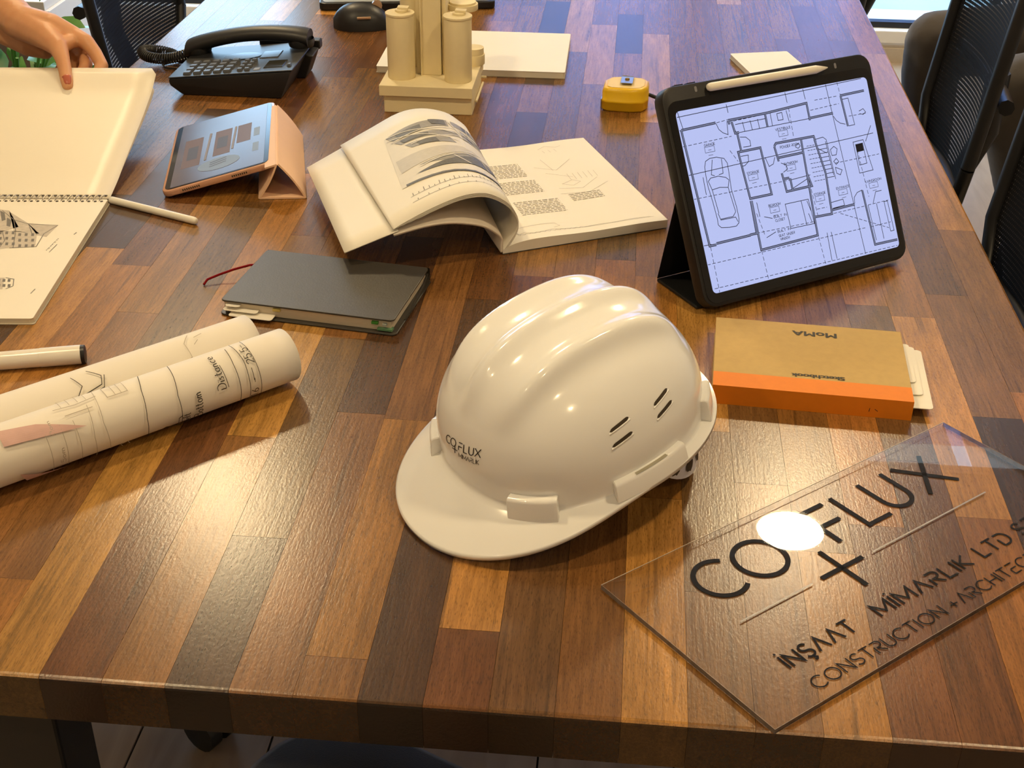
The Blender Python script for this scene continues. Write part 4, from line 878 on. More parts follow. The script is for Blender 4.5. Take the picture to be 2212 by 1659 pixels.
ink('handwriting', vtext('Distance', .0135, .118, .002, .034) + vtext('Bottom', .0135, .158, -.019, .026) + vtext('Left', .012, .178, -.022, .012) + vtext('25.5-', .0115, .064, .016, .022) + vtext('11.6 -', .0115, .066, -.022, .024), .0010, fm_, pen, tA, .003)
PC = [[(.300, -.02), (.305, .01), (.298, .045)], [(.320, -.024), (.322, .0), (.316, .03)], [(.342, -.02), (.343, .02)], [(.362, -.02), (.362, .02)], [(.298, .036), (.330, .034), (.360, .036)], [(.310, .026), (.350, .026)], [(.255,.030), (.285,.030), (.285,.044), (.255,.044), (.255,.030)], [(.264,.030), (.264,.044)], [(.273,.030), (.273,.044)], [(.312,.036), (.312,.048), (.348,.048), (.348,.036)], [(.324,.036), (.324,.048)], [(.336,.036), (.336,.048)], [(.27, -.024), (.275, -.018), (.285, -.020), (.28, -.026)], [(.383, -.022), (.385, .02)]]
ink('pencil_lines', PC, .0008, fm_, pencil, tA, .004)
ink('pencil_handwriting', vtext('5om', .007, .366, -.014) + vtext('2om', .006, .372, .014), .0007, fm_, pencil, tA, .003)
mb = MB(); patch(mb, [(.328, .012), (.44, .018), (.44, .034), (.39, .028)], fm_, 8); patch(mb, [(.36, -.026), (.42, -.024), (.43, -.010), (.40, -.020)], fm_, 8)
link('pink_wash', mb, mat('pink_wash', (.62, .40, .36), .7, var=.15, vscale=80), tA)
ink('ink_lines', [[(.262, .012), (.250, .022), (.258, .034)], [(.262, .012), (.226, .018), (.222, .026), (.236, .036)], [(.258, .010), (.224, .015), (.218, .026)]], .0009, bm_, pen, tB, .004)
ink('pencil_lines', [[(.100, .015), (.102, .03), (.090, .04)], [(.100, .015), (.112, .012)], [(.082, .03), (.09, .026)], [(.072,.036), (.085,.034)]], .0007, bm_, pencil, tB, .004)

# ------------------------------------------------------------------ marker pen
mk_a = onz(184, 765, .0095); mk_d = np.array([-.96, -.28, 0]); mk_d /= np.linalg.norm(mk_d)
mk = thing('marker_pen', 'fat white marker pen with a black end beside the paper roll', 'marker', (mk_a[0], mk_a[1], TOP+.0097))
mwhite = mat('white_gloss_barrel', (.80, .76, .68), .22, var=.02)
link('end_plug', MB().tube([mk_d*-.0005, mk_d*.0, mk_d*.0035], [.0080, .0092, .0092], 24), black_metal, mk, smooth=40)
link('cap', MB().tube([mk_d*.0037, mk_d*.042], [.0095, .0095], 24), mwhite, mk, smooth=40)
link('barrel', MB().tube([mk_d*.0421, mk_d*.130, mk_d*.138], [.0092, .0088, .0075], 24), mwhite, mk, smooth=40)

# ------------------------------------------------------------------ tape measure
tm = thing('tape_measure', 'small yellow tape measure with a metal belt clip', 'tape measure', mat4=frame4((-.0035, 1.918, TOP), (.97, -.05, 0), (.05, .97, 0)))
yel = mat('yellow_plastic', (.80, .50, .012), .35, var=.04)
prof = [(-.034, -.024), (-.026, -.030), (.008, -.031), (.026, -.026), (.0325, -.012), (.0325, .018), (.024, .030), (-.006, .034), (-.026, .028), (-.034, .012)]
def scaled(p, k): return [(x*k, y*k) for x, y in p]
mb = MB().grid([[(x, y, z) for x, y in scaled(prof, k)] for k, z in ((.93, .0003), (1, .003), (1, .013), (1.015, .0135), (1.015, .0165), (1, .017), (1, .029), (.95, .0335), (.86, .035))], wrap=True); mb.f.append(tuple(range(10))[::-1]); mb.f.append(tuple(80+k for k in range(10)))
link('body', mb, yel, tm, smooth=50)
link('side_label', MB().prism(scaled(prof, .80), .0351, .0356), mat('pale_yellow_label', (.80, .62, .25), .5), tm)
clip = link('belt_clip', MB().box(-.009, .009, -.014, .020, .0385, .0395).box(-.009, .009, .018, .020, .0352, .0395), mat('steel', (.42, .42, .40), .3, 1.), tm, bevel=.0004, seg=1)
link('rivet', MB().lathe([(.0035, .0395), (.003, .0412), (.0001, .0416)], 14, (0, .004, 0)), mat('brass', (.55, .36, .10), .3, 1.), clip)
link('tape_hook', MB().box(-.0362, -.0346, -.022, -.010, .001, .016), mat('steel', (.42, .42, .40), .3, 1.), tm)
link('wrist_strap', MB().tube([(.033, .004, .018), (.045, .006, .013), (.060, .004, .006), (.075, .008, .0032), (.09, .01, .0032)], .0028, 8), black_metal, tm, smooth=60)

# ------------------------------------------------------------------ tower model
tw_ = thing('tower_model', 'cream painted architectural model of clustered cylinders on a stepped base', 'model', (-.2905, 1.848, TOP))
crm = mat('cream_model_paint', (.82, .71, .44), .75, var=.05, vscale=60, bump=.08, bscale=150)
def ml(n, mb, **k): return link(n, mb, crm, tw_, **k)
ml('lower_base', MB().box(-.0645, .0645, 0, .120, 0, .0255), bevel=.001); ml('upper_base', MB().box(-.0705, .0655, -.004, .142, .0257, .0415), bevel=.0008)
ml('base_rail', MB().box(.0660, .0690, .030, .118, .0100, .0130), bevel=.0005); ml('base_peg', MB().tube([(.064, .125, .018), (.072, .125, .018)], .002, 8))
def cyl(n, x, y, r, z0, z1, k=40): 
    return ml(n, MB().lathe([(.0001, z0), (r*.985, z0), (r, z0+.001), (r, z1-.001), (r*.99, z1), (.0001, z1)], k, (x, y, 0)), smooth=35)
for x, y in ((-.0440, .040), (.0405, .034)):
    cyl('cylinder', x, y, .0202, .0416, .1330); cyl('roof_slab', x, y, .0212, .1331, .1362); cyl('roof_step', x+.002, y+.004, .0095, .1363, .1395)
    ml('roof_beam', MB().add([(x-.004, y+.002, .1396), (x+.012, y-.001, .1396), (x+.012, y+.012, .1396), (x-.004, y+.014, .1396), (x-.004, y+.002, .1425), (x+.012, y-.001, .1425), (x+.012, y+.012, .1425), (x-.004, y+.014, .1425)], [(0,3,2,1),(4,5,6,7),(0,1,5,4),(1,2,6,5),(2,3,7,6),(3,0,4,7)]))
ml('core_wall', MB().box(-.0160, .0130, .052, .120, .0416, .245), bevel=.0006)
ml('core_fin', MB().box(-.0240, -.0170, .058, .115, .0416, .240), bevel=.0005); ml('core_fin', MB().box(.0140, .0200, .058, .115, .0416, .240), bevel=.0005); ml('core_fin', MB().box(-.0165, -.0150, .048, .052, .0416, .240)); 
cyl('cylinder', -.036, .105, .0185, .0416, .152); cyl('roof_slab', -.036, .105, .0195, .1521, .155)
cyl('disc_balcony', .040, .098, .0225, .128, .1365); cyl('disc_roof', .040, .098, .0195, .1366, .1395); ml('balcony_arm', MB().box(.012, .030, .094, .102, .129, .134))
cyl('drum', .054, .116, .0165, .0416, .0565); cyl('drum_step', .054, .116, .0150, .0566, .0665)

# ------------------------------------------------------------------ desk telephone: its rear points to +x
ph = thing('desk_phone', 'black corded desk telephone with its handset resting along the back', 'telephone', (-.690, 1.886, TOP))
def wedge(pts, y0, y1):   # profile in x,z extruded along y
    n = len(pts); mb = MB(); mb.add([(x, y0, z) for x, z in pts] + [(x, y1, z) for x, z in pts], [tuple(range(n)), tuple(range(n, 2*n))[::-1]] + [(i, n+i, n+(i+1) % n, (i+1) % n) for i in range(n)]); return mb
def topz(x): return .0235 + .100*x          # sloping fascia
link('body', wedge([(.020, .0004), (.172, .0004), (.190, topz(.190)), (.0, topz(0)), (.002, .014)], 0, .155), plastic, ph, bevel=.003, smooth=40)
link('fascia', wedge([(.0, topz(0)+.0002), (.191, topz(.191)+.0002), (.191, topz(.191)+.0022), (.0, topz(0)+.0022)], .002, .150), mat('fascia_plastic', (.022, .023, .026), .33, var=.08), ph, bevel=.0012)
keym = mat('grey_key', (.10, .11, .13), .35, var=.08)
def fp(x, y, h=0): return (x, y, topz(x)+.0024+h)
def key(name, x, y, wx, wy, m, h=.003):
    mb = MB(); mb.add([fp(x, y), fp(x+wx, y), fp(x+wx, y+wy), fp(x, y+wy), fp(x+.001, y+.001, h), fp(x+wx-.001, y+.001, h), fp(x+wx-.001, y+wy-.001, h), fp(x+.001, y+wy-.001, h)], [(0,3,2,1),(4,5,6,7),(0,1,5,4),(1,2,6,5),(2,3,7,6),(3,0,4,7)]); return link(name, mb, m, ph)
for i in range(5):
    for j in range(4): key('key', .020+.0155*i, .012+.0165*j, .0115, .0105, keym)
for i in range(2):
    for j in range(4): key('small_key', .103+.011*i, .014+.0150*j, .0080, .0075, keym)
key('display', .142, .020, .030, .036, mat('display_glass', (.03, .028, .018), .1), .0008); key('label_strip', .128, .012, .010, .012, mat('grey_label', (.2, .21, .24), .4), .0006); key('button', .178, .022, .006, .008, keym)
link('speaker_plate', MB().grid([[fp(.092+.030*math.cos(R(a))*k, .090+.017*math.sin(R(a))*k, .0008) for k in (.0, .6, 1)] for a in range(0, 361, 15)]), mat('blue_grey_plate', (.06, .07, .10), .25), ph)
key('side_plate', .122, .074, .030, .034, mat('blue_grey_plate', (.06, .07, .10), .25), .0008)
hs = []
for i in range(29):
    f = i/28; x = -.006 + .196*f; arch = math.sin(math.pi*f)**.75; zc = topz(x) + .010 + .015*arch + .004*f; w = .0225 - .003*arch; h = .0115 + .002*(1-arch); hs.append([(x, .128 + w*math.cos(R(a)), zc + h*math.sin(R(a))) for a in range(0, 360, 20)])
mb = MB().grid(hs, wrap=True); n = 18; mb.f.append(tuple(range(n))); mb.f.append(tuple(28*n+k for k in reversed(range(n))))
hset = link('handset', mb, plastic, ph, smooth=50)
for x in (.010, .176): link('ear_cup', MB().lathe([(.0001, topz(x)+.0028), (.019, topz(x)+.0028), (.021, topz(x)+.010), (.020, topz(x)+.015)], 24, (x, .128, 0)), plastic, hset, smooth=40)
link('rear_bracket', MB().box(.100, .196, .158, .168, .030, .044).box(.186, .200, .150, .168, .032, .046), plastic, ph, bevel=.002)
link('stand_foot', wedge([(.165, .0004), (.186, .0004), (.200, topz(.19)-.006), (.188, topz(.19)-.004)], .10, .145), plastic, ph, bevel=.002)
coil = []
base = [np.array(p) for p in ((-.004, .126, .026), (-.030, .124, .018), (-.055, .122, .016), (-.078, .130, .017), (-.088, .146, .020), (-.075, .160, .018), (-.050, .160, .014), (-.030, .150, .010), (-.012, .150, .008), (.010, .156, .010))]
for i in range(620):
    f = i/619*(len(base)-1); p = catmull(base, i/619); q = catmull(base, min(1, i/619+.004)); t = q-p; t /= np.linalg.norm(t)+1e-9; s_ = np.cross(t, [0, 0, 1.]); s_ /= np.linalg.norm(s_)+1e-9; u_ = np.cross(s_, t); a = i*.62
    coil.append(p + .0075*(math.cos(a)*s_ + math.sin(a)*u_))
link('coiled_cord', MB().tube(coil, .0014, 5), plastic, ph, smooth=60)
link('line_cord', MB().tube([(-.002, .120, .020), (-.022, .112, .0035), (-.045, .120, .0024), (-.055, .135, .0024), (-.03, .165, .0024), (.02, .172, .0024)], .0016, 6), plastic, ph, smooth=60)

# ------------------------------------------------------------------ mouse and laptop at the far end
mo = thing('computer_mouse', 'black sculpted computer mouse beside the cream tower model', 'mouse', mat4=frame4((-.470, 2.285, TOP), (.97, .24, 0), (-.24, .97, 0)))
rows = []
for i in range(17):
    f = i/16; x = -.052 + .104*f; w = .036*max(.02, (1-abs(2*f-1)**2.6))**.5; h = .042*max(.015, (1-abs(2*f-.92)**2.4 if abs(2*f-.92) < 1 else .015))**.55
    rows.append([(x, w*math.cos(R(a)), max(.0004, h*math.sin(R(a))**.8)) for a in range(0, 181, 12)])
mb = MB().grid(rows); link('shell', mb, plastic, mo, smooth=60); link('sole', MB().prism([(r_[0][0], r_[0][1]) for r_ in rows] + [(r_[-1][0], r_[-1][1]) for r_ in reversed(rows)], .0002, .0006), plastic, mo)
link('thumb_button', MB().box(-.012, .012, -.0375, -.034, .022, .026), mat('copper_detail', (.50, .33, .22), .3, .6), mo, bevel=.001); link('wheel', MB().tube([(.025, -.004, .036), (.025, .004, .036)], .009, 14), mat('copper_detail', (.50, .33, .22), .3, .6), mo, smooth=40)
la = onz(690, 24, .0); lx = onz(787, 9, 0)-la; lt = thing('laptop', 'dark laptop at the far end of the table with its pale keyboard deck', 'laptop', mat4=frame4((la[0], la[1], TOP), (.985, .17, 0), (-.17, .985, 0)))
link('chassis', MB().prism(rrect(0, .32, 0, .23, .012), .0006, .014), mat('laptop_black', (.012, .012, .014), .35), lt, bevel=.002)
link('deck', MB().prism(rrect(.007, .313, .007, .222, .008), .0141, .0147), mat('laptop_silver', (.55, .60, .66), .3, .3), lt)
for i in range(11):
    for j in range(4): link('key', MB().box(.03+.0238*i, .05+.0238*i, .10+.024*j, .12+.024*j, .0148, .0160), plastic, lt)
link('touchpad', MB().prism(rrect(.11, .21, .018, .085, .004), .0148, .0151), mat('pad_grey', (.4, .44, .5), .25, .2), lt)
link('lid', MB().prism(rrect(0, .32, 0, .22, .012), 0, .008), mat('laptop_black', (.012, .012, .014), .35), lt, bevel=.002, loc=(0, .228, .014), rot=(R(108), 0, 0))

# ================================================================== SPIRAL SKETCH PAD
PW, PL = .335, .317
sp = thing('spiral_sketch_pad', 'open spiral bound sketch pad with a pencil drawing of a building', 'sketch pad', mat4=frame4((-.634, 1.475, TOP), (.994, .107, 0), (-.107, .994, 0)))
padpaper = mat('pad_paper', (.80, .73, .59), .42, var=.015, vscale=10, spec=.6)
LP = [(0, .0035), (.05, .0101), (.091, .0185), (.149, .0285), (.21, .0391), (.269, .0519), (.317, .0705)]
def lift_z(y, x=0):
    for (a, za), (b_, zb) in zip(LP[:-1], LP[1:]):
        if y <= b_: f = (y-a)/(b_-a); return za+(zb-za)*f + .045*max(0, -x-.1)*(y/.317)**2
    return LP[-1][1]
def hole_page(name, fz, y0, y1, m, r=.008, dx=0, ny=16):
    """page from the bound edge y0 to y1; round outer corners"""
    rows = []
    for i in range(ny+1):
        y = y0 + (y1-y0)*i/ny; rows.append([])
        e = abs(y1-y); ins = (r - math.sqrt(max(0, r*r-(r-e)**2))) if e < r else 0
        for j in range(11):
            x = -PW + (PW+dx)*j/10
            if j == 10: x -= ins
            if j == 0: x += ins
            rows[-1].append((x, y, fz(y, x)))
    o = link(name, MB().grid(rows), m, sp, smooth=80); md = o.modifiers.new('t', 'SOLIDIFY'); md.thickness = .0004; md.offset = -1; return o
hole_page('turned_page', lambda y, x: lift_z(y, x) + .0004, .004, .3185, padpaper, ny=24)
hole_page('turned_cover', lambda y, x: max(.0012, lift_z(y*.985, x)*.80 - .003*(y > .02)), .004, .310, mat('pad_back', (.70, .62, .50), .6), dx=-.003, ny=24)
link('page_stack', MB().prism([(-PW, -PL), (-.004, -PL), (0, -PL+.004), (0, -.004), (-PW, -.004)], .0012, .0062), mat('sheet_edge_cream', (.66, .58, .44), .7, var=.15, stretch=(2, 2, 300), vscale=20), sp)
link('back_board', MB().prism(rrect(-PW, .0015, -PL-.0015, -.002, .003), .0002, .0011), mat('grey_board', (.5, .45, .36), .7), sp)
link('drawing_page', MB().prism(rrect(-PW, 0, -PL, -.004, .003), .0063, .0068), mat('page_white', (.82, .76, .63), .5, var=.015), sp)
for side, y, zf in ((1, .0105, lambda x: lift_z(.0105, x)+.0008), (-1, -.0105, lambda x: .0070)):
    n = 43
    for k in range(n):
        x = -.006 - k*.0078
        mb = MB().prism(rrect(x-.0017, x+.0017, y-.0020, y+.0020, .0012, 2), zf(x), zf(x)+.0002); link('punched_hole', mb, slotm, sp)
wire = []
for i in range(43*14):
    x = -.006 - i/14*.0078; a = 2*math.pi*i/14; wire.append((x, .0100*math.cos(a), .0062 + .0022*math.sin(a)))
link('wire_spiral', MB().tube(wire, .00045, 5), mat('dark_wire', (.30, .27, .23), .35, .8), sp, smooth=60)
dm = lambda u, v: (u, v, .00695); dm2 = lambda u, v: (u, v, .00705); dm3 = lambda u, v: (u, v, .0071)
grA = mat('graphite_light', (.52, .46, .38), .6, var=.25, vscale=180); grB = mat('graphite_dark', (.16, .145, .125), .6, var=.3, vscale=200)
def dpt(px, py):      # place on the drawing page read off the photograph
    q = onz(px, py, .0069)[:2] - np.array([-.634, 1.475]); return (float(q[0]*.994 + q[1]*.107), float(-q[0]*.107 + q[1]*.994))
mb = MB()
for quad in ([(-60,445),(20,455),(40,490),(-60,520)], [(20,457),(60,482),(85,505),(30,500)], [(60,482),(125,487),(100,512),(80,508)], [(-60,500),(25,498),(20,535),(-60,545)], [(25,498),(80,505),(76,533),(20,535)], [(-60,600),(10,600),(5,625),(-60,628)]): patch(mb, [dpt(*p) for p in quad], dm, 4)
link('sketch_mass', mb, grA, sp)['kind'] = 'stuff'
mb = MB()
for i in range(9):
    for j in range(3):
        x = -44 + i*14; y = 500 + j*12 + (0 if i < 6 else 4); patch(mb, [dpt(x, y), dpt(x+6, y), dpt(x+5, y+6), dpt(x-1, y+6)], dm2, 1)
for i in range(6):
    for j in range(2): x = -38+i*11; y = 603+j*11; patch(mb, [dpt(x, y), dpt(x+6, y), dpt(x+5, y+6), dpt(x-1, y+6)], dm2, 1)
for q in ([(0,455),(10,460),(12,475),(4,478)], [(15,470),(25,476),(22,490),(14,488)]): patch(mb, [dpt(*p) for p in q], dm2, 1)
link('sketch_windows', mb, grB, sp)['kind'] = 'stuff'
ink('sketch_outline', [[dpt(*p) for p in s] for s in ([(5,455),(30,475),(62,484),(125,487),(95,505),(78,533),(20,536)], [(30,476),(34,500),(28,536)], [(62,484),(70,508)], [(-5,540),(10,520),(5,500)], [(12,600),(30,603),(28,618),(12,624)])], .0009, dm3, grB, sp)
ink('caption', [[dpt(100+i*2.2, 540-i*2.2), dpt(101+i*2.2+(i % 3), 541-i*2.2-(i % 2))] for i in range(12)] + [[dpt(106+i*2.2, 545-i*2.2), dpt(108+i*2.2, 543.5-i*2.2)] for i in range(8)] + [[dpt(66+i*2, 634-i*2), dpt(68+i*2, 632.5-i*2)] for i in range(5)] + [[dpt(160+i*2, 507-i*1.5), dpt(161+i*2, 505-i*1.5)] for i in range(3)], .0010, dm3, grB, sp)

# ================================================================== PERSON TURNING THE PAGE (reaching in from the side)
skin_m, nt, b = nodes_of('skin'); tcx = N(nt, 'ShaderNodeTexCoord'); n1 = N(nt, 'ShaderNodeTexNoise'); n1.inputs['Scale'].default_value = 45; nt.links.new(tcx.outputs['Object'], n1.inputs['Vector'])
mx = N(nt, 'ShaderNodeMix', data_type='RGBA'); mx.inputs[6].default_value = (.58, .265, .12, 1); mx.inputs[7].default_value = (.70, .36, .18, 1); nt.links.new(n1.outputs['Fac'], mx.inputs[0]); nt.links.new(mx.outputs[2], b.inputs['Base Color'])
b.inputs['Roughness'].default_value = .5; b.inputs['Subsurface Weight'].default_value = .15; b.inputs['Subsurface Radius'].default_value = (.012, .004, .002); b.inputs['Subsurface Scale'].default_value = .5
n2 = N(nt, 'ShaderNodeTexNoise'); n2.inputs['Scale'].default_value = 400; bp = N(nt, 'ShaderNodeBump'); bp.inputs['Strength'].default_value = .12; bp.inputs['Distance'].default_value = .001; nt.links.new(tcx.outputs['Object'], n2.inputs['Vector']); nt.links.new(n2.outputs['Fac'], bp.inputs['Height']); nt.links.new(bp.outputs[0], b.inputs['Normal'])
base_p = np.array([-1.30, 2.12, -TOP])
def q_(p): return tuple(np.array(p, float) - base_p)
def o_(px, py, Y, dz=0): v = ony(px, py, Y); v[2] += dz; return q_(v)
pr = thing('person', 'person reaching in from the side, thumb and fingers holding a sketch pad page', 'person', (base_p[0], base_p[1], 0))
W_ = o_(45, 48, 1.865); E_ = q_((-1.09, 1.97, .205)); SH_ = q_((-1.22, 2.06, .53))
hand = [
 [(o_(147, 192, 1.738, .004), .0078), (o_(145, 180, 1.745, .003), .0092), (o_(141, 154, 1.762, .002), .0098), (o_(135, 128, 1.778), .0108), (o_(126, 102, 1.797), .0140), (o_(100, 78, 1.825), .0205), (W_, .0265)],
 [(W_, .0265), (o_(110, 62, 1.845), .0230), (o_(160, 78, 1.842), .0145), (o_(186, 90, 1.832), .0118), (o_(206, 115, 1.822), .0102), (o_(220, 142, 1.808), .0098), (q_((-.760, 1.755, .036)), .0085)],
 [(W_, .024), (o_(110, 66, 1.862), .021), (o_(160, 84, 1.866), .0130), (o_(184, 116, 1.846), .0105), (o_(186, 140, 1.822), .0098), (q_((-.785, 1.750, .030)), .0085)],
 [(W_, .023), (o_(105, 72, 1.878), .020), (o_(140, 90, 1.880), .0125), (o_(162, 124, 1.856), .0100), (o_(160, 142, 1.835), .0092), (q_((-.810, 1.755, .030)), .008)],
 [(W_, .022), (o_(98, 80, 1.888), .0175), (o_(118, 100, 1.886), .0115), (o_(138, 132, 1.862), .0090), (o_(132, 148, 1.84), .0082), (q_((-.832, 1.765, .032)), .0075)],
 [(o_(128, 100, 1.802), .0120), (o_(160, 86, 1.835), .0110)],
 [(o_(15, 62, 1.90), .026), (o_(62, 92, 1.885), .021), (o_(98, 108, 1.882), .014)],
 [(W_, .0275), (o_(10, 18, 1.895), .0300), (E_, .040), (SH_, .050)]]
arm = blob(hand, .0022, 8)
link('arm', arm, skin_m, pr, smooth=80)
# nail
na, nb_ = np.array(o_(147.5, 198, 1.733, .0118)), np.array(o_(145, 182, 1.743, .0138)); nd = (nb_-na); nx_ = np.cross(nd, [0, -.5, 1.]); nx_ /= np.linalg.norm(nx_)
mb = MB().grid([[na + nd*f + nx_*g*.0062*math.sqrt(max(.05, 1-(max(0, .45-f)/.5)**2)) + np.array([0, .0006, -.0014])*g*g*2.0 for g in (-1, -.5, 0, .5, 1)] for f in (-.02, .1, .3, .6, .85, 1)])
o = link('thumb_nail', mb, mat('nail', (.50, .14, .085), .15, var=.05), pr, smooth=80); md = o.modifiers.new('t', 'SOLIDIFY'); md.thickness = .0008; md.offset = 0
tors = [[(q_((-1.30, 2.12, .12)), .13), (q_((-1.31, 2.13, .33)), .135), (q_((-1.28, 2.12, .50)), .12), (q_((-1.27, 2.11, .58)), .06)], [(q_((-1.22, 2.02, .54)), .062), (q_((-1.36, 2.25, .54)), .062)], [(q_((-1.24, 2.06, .53)), .06), (q_((-1.14, 2.0, .30)), .052)], [(q_((-1.36, 2.25, .53)), .058), (q_((-1.44, 2.30, .25)), .05), (q_((-1.36, 2.20, .02)), .04)]]
link('sweater', blob(tors, .012, 4, .5), mat('dark_green_knit', (.05, .07, .06), .85, bump=.3, bscale=300), pr, smooth=80)
link('head', blob([[(q_((-1.265, 2.11, .58)), .05), (q_((-1.255, 2.10, .68)), .052)], [(q_((-1.245, 2.09, .76)), .085), (q_((-1.255, 2.10, .80)), .09)], [(q_((-1.19, 2.05, .735)), .03), (q_((-1.165, 2.025, .75)), .012)]], .008, 4, .5), skin_m, pr, smooth=80)
link('hair', blob([[(q_((-1.285, 2.125, .82)), .090), (q_((-1.31, 2.14, .74)), .075), (q_((-1.32, 2.15, .62)), .05)]], .01, 4, .5), mat('brown_hair', (.05, .028, .015), .5, stretch=(1, 1, .1), vscale=200, var=.4), pr, smooth=80)
link('trousers', blob([[(q_((-1.30, 2.12, .10)), .12), (q_((-1.29, 2.04, -.05)), .085), (q_((-1.29, 2.03, -.35)), .06), (q_((-1.29, 2.03, -.70)), .045)], [(q_((-1.30, 2.12, .10)), .12), (q_((-1.34, 2.22, -.05)), .085), (q_((-1.34, 2.23, -.35)), .06), (q_((-1.34, 2.23, -.70)), .045)]], .012, 4, .5), mat('navy_trousers', (.03, .035, .05), .8), pr, smooth=80)
for p in ((-1.27, 2.02, -.715), (-1.32, 2.22, -.715)): link('shoe', blob([[(q_(p), .035), (q_((p[0]+.10, p[1]-.03, p[2]-.004)), .031)]], .008, 4, .5), plastic, pr, smooth=80)

# ================================================================== SEATED PERSON ON THE FAR SIDE
bq = np.array([1.12, 2.86, -TOP])
def k_(p): return tuple(np.array(p, float) - bq)
s2 = thing('person', 'person in grey brown trousers seated beyond the mesh chairs', 'person', (bq[0], bq[1], 0))
trou = mat('grey_brown_trousers', (.060, .050, .044), .85, var=.15, vscale=30, bump=.5, bscale=60, sheen=.3)
legs = [[(k_((1.10, 2.97, -.17)), .105), (k_((.86, 3.0, -.185)), .088), (k_((.675, 3.0, -.195)), .072), (k_((.672, 3.0, -.26)), .066), (k_((.70, 3.0, -.50)), .052), (k_((.705, 3.0, -.67)), .045)],
 [(k_((1.12, 2.76, -.17)), .105), (k_((.97, 2.72, -.18)), .092), (k_((.80, 2.70, -.20)), .078), (k_((.79, 2.70, -.25)), .072), (k_((.855, 2.70, -.45)), .062), (k_((.90, 2.70, -.67)), .05)],
 [(k_((1.13, 2.80, -.14)), .12), (k_((1.13, 2.92, -.14)), .12)], [(k_((.80, 2.70, -.235)), .074), (k_((.79, 2.705, -.262)), .075)]]
link('trousers', blob(legs, .009, 4, .4), trou, s2, smooth=80)
link('jumper', blob([[(k_((1.15, 2.86, -.08)), .13), (k_((1.19, 2.86, .14)), .14), (k_((1.18, 2.86, .33)), .12)], [(k_((1.17, 2.70, .35)), .065), (k_((1.17, 3.02, .35)), .065)], [(k_((1.17, 2.68, .34)), .055), (k_((1.12, 2.65, .08)), .048), (k_((.94, 2.72, -.04)), .04)], [(k_((1.17, 3.04, .34)), .055), (k_((1.12, 3.06, .08)), .048), (k_((.94, 3.0, -.04)), .04)]], .012, 4, .5), mat('grey_jumper', (.16, .15, .15), .9), s2, smooth=80)
for yy in (2.72, 3.0):
    link('hand', blob([[(k_((.93, yy, -.045)), .03), (k_((.87, yy, -.07)), .030)]] + [[(k_((.87, yy+g, -.07)), .012), (k_((.81, yy+g*1.2, -.082)), .009)] for g in (-.03, -.01, .01, .03)] + [[(k_((.91, yy+.03, -.055)), .012), (k_((.86, yy+.055, -.065)), .010)]], .004, 3, .4), skin_m, s2, smooth=80)
link('head', blob([[(k_((1.17, 2.86, .40)), .05), (k_((1.15, 2.86, .50)), .052)], [(k_((1.135, 2.86, .57)), .085), (k_((1.145, 2.86, .62)), .092)], [(k_((1.06, 2.86, .555)), .028), (k_((1.04, 2.86, .57)), .012)]], .008, 4, .5), skin_m, s2, smooth=80)
link('hair', blob([[(k_((1.165, 2.86, .64)), .090), (k_((1.20, 2.86, .57)), .07)]], .01, 4, .5), mat('brown_hair', (.05, .028, .015), .5), s2, smooth=80)
for p in ((.67, 3.0, -.715), (.87, 2.70, -.715)): link('shoe', blob([[(k_((p[0]+.05, p[1], p[2])), .035), (k_((p[0]-.09, p[1], p[2]-.004)), .031)]], .008, 4, .5), plastic, s2, smooth=80)
office_chair('black mesh office chair that the seated person sits on', (1.17, 2.86, 0), R(90), gr, .55)

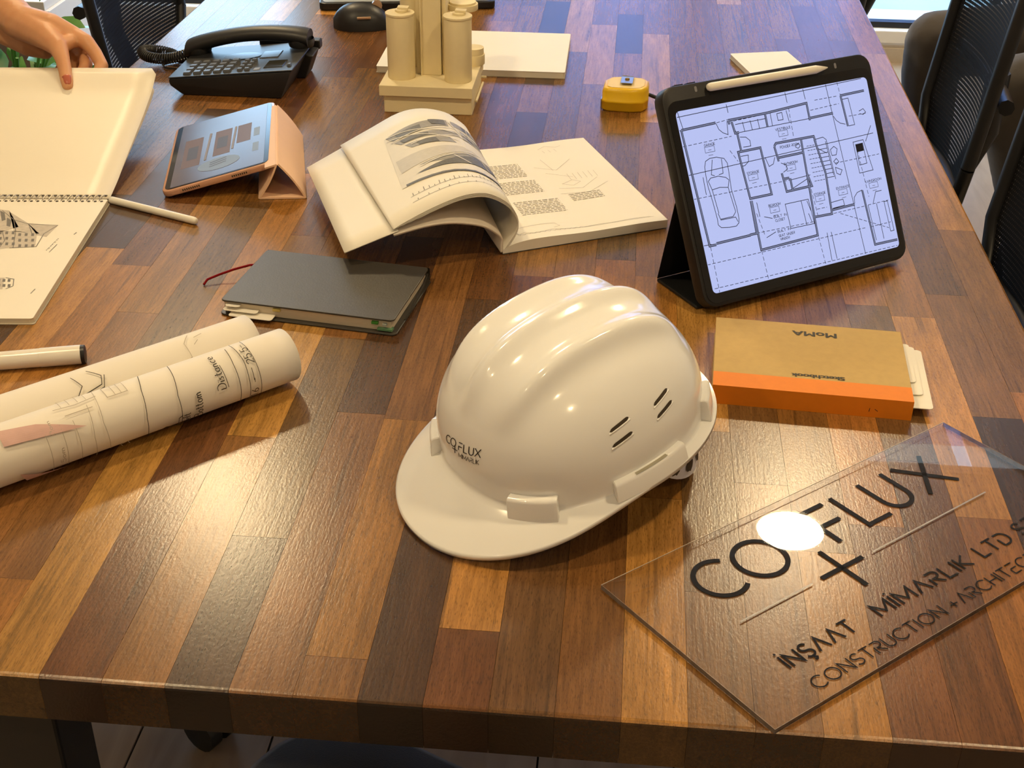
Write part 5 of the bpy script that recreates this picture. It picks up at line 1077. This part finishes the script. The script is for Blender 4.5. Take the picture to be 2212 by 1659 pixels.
# ================================================================== PLANT AND CABINET IN THE BACKGROUND
pt = thing('potted_plant', 'leafy green plant in a grey pot on the floor', 'plant', (-1.50, 3.02, 0))
link('pot', MB().lathe([(.001, .0), (.11, .0), (.14, .22), (.145, .24), (.13, .24), (.12, .20), (.001, .20)], 28), mat('grey_pot', (.30, .28, .26), .7), pt, smooth=40)
leafm = mat('green_leaf', (.10, .28, .05), .4, var=.5, vscale=12)
lr = random.Random(4); leaf_mesh = None
for i in range(120):
    a = lr.uniform(0, 6.283); el = lr.uniform(.1, 1.35); rr = lr.uniform(.06, .22); c = Vector((rr*math.cos(a)*math.cos(el*.6), rr*math.sin(a)*math.cos(el*.6), .26 + lr.uniform(0, .30)*math.sin(el)+.02))
    if leaf_mesh is None:
        P_ = [[(x, w*g, .012*math.sin(x*26)-.10*abs(g)*w) for g in (-1, 0, 1)] for x, w in ((0, .001), (.02, .014), (.045, .020), (.07, .014), (.092, .0015))]
        o = link('leaf', MB().grid(P_), leafm, pt, smooth=80); leaf_mesh = o.data
    else: o = bpy.data.objects.new('leaf', leaf_mesh); C.objects.link(o); o.parent = pt
    o.location = c; o.rotation_euler = (lr.uniform(-.6, .6), lr.uniform(-.9, .5), a + lr.uniform(-.6, .6)); s = lr.uniform(.7, 1.3); o.scale = (s, s, s)
for i in range(14):
    a = i*.9; link('stem', MB().tube([(0, 0, .2), (.05*math.cos(a), .05*math.sin(a), .32), (.11*math.cos(a), .11*math.sin(a), .40+.01*i)], .004, 6), leafm, pt)
cb_ = thing('low_cabinet', 'low taupe cabinet with a white top and white end panel', 'cabinet', (-1.63, 3.55, 0))
link('body', MB().box(-.75, 0, 0, .42, .05, .40), taupe, cb_, bevel=.002); link('plinth', MB().box(-.74, -.01, .02, .40, 0, .05), black_metal, cb_); link('top', MB().box(-.77, .01, -.01, .43, .40, .425), whitem, cb_, bevel=.002)
link('end_panel', MB().box(.001, .022, -.01, .43, 0, .40), whitem, cb_, bevel=.001)
for i in range(2): d_ = link('door', MB().box(-.74+.37*i, -.375+.37*i, -.016, -.001, .055, .395), taupe, cb_, bevel=.001); link('handle', MB().box(-.40+.05*i, -.39+.05*i, -.03, -.016, .25, .35), black_metal, d_)
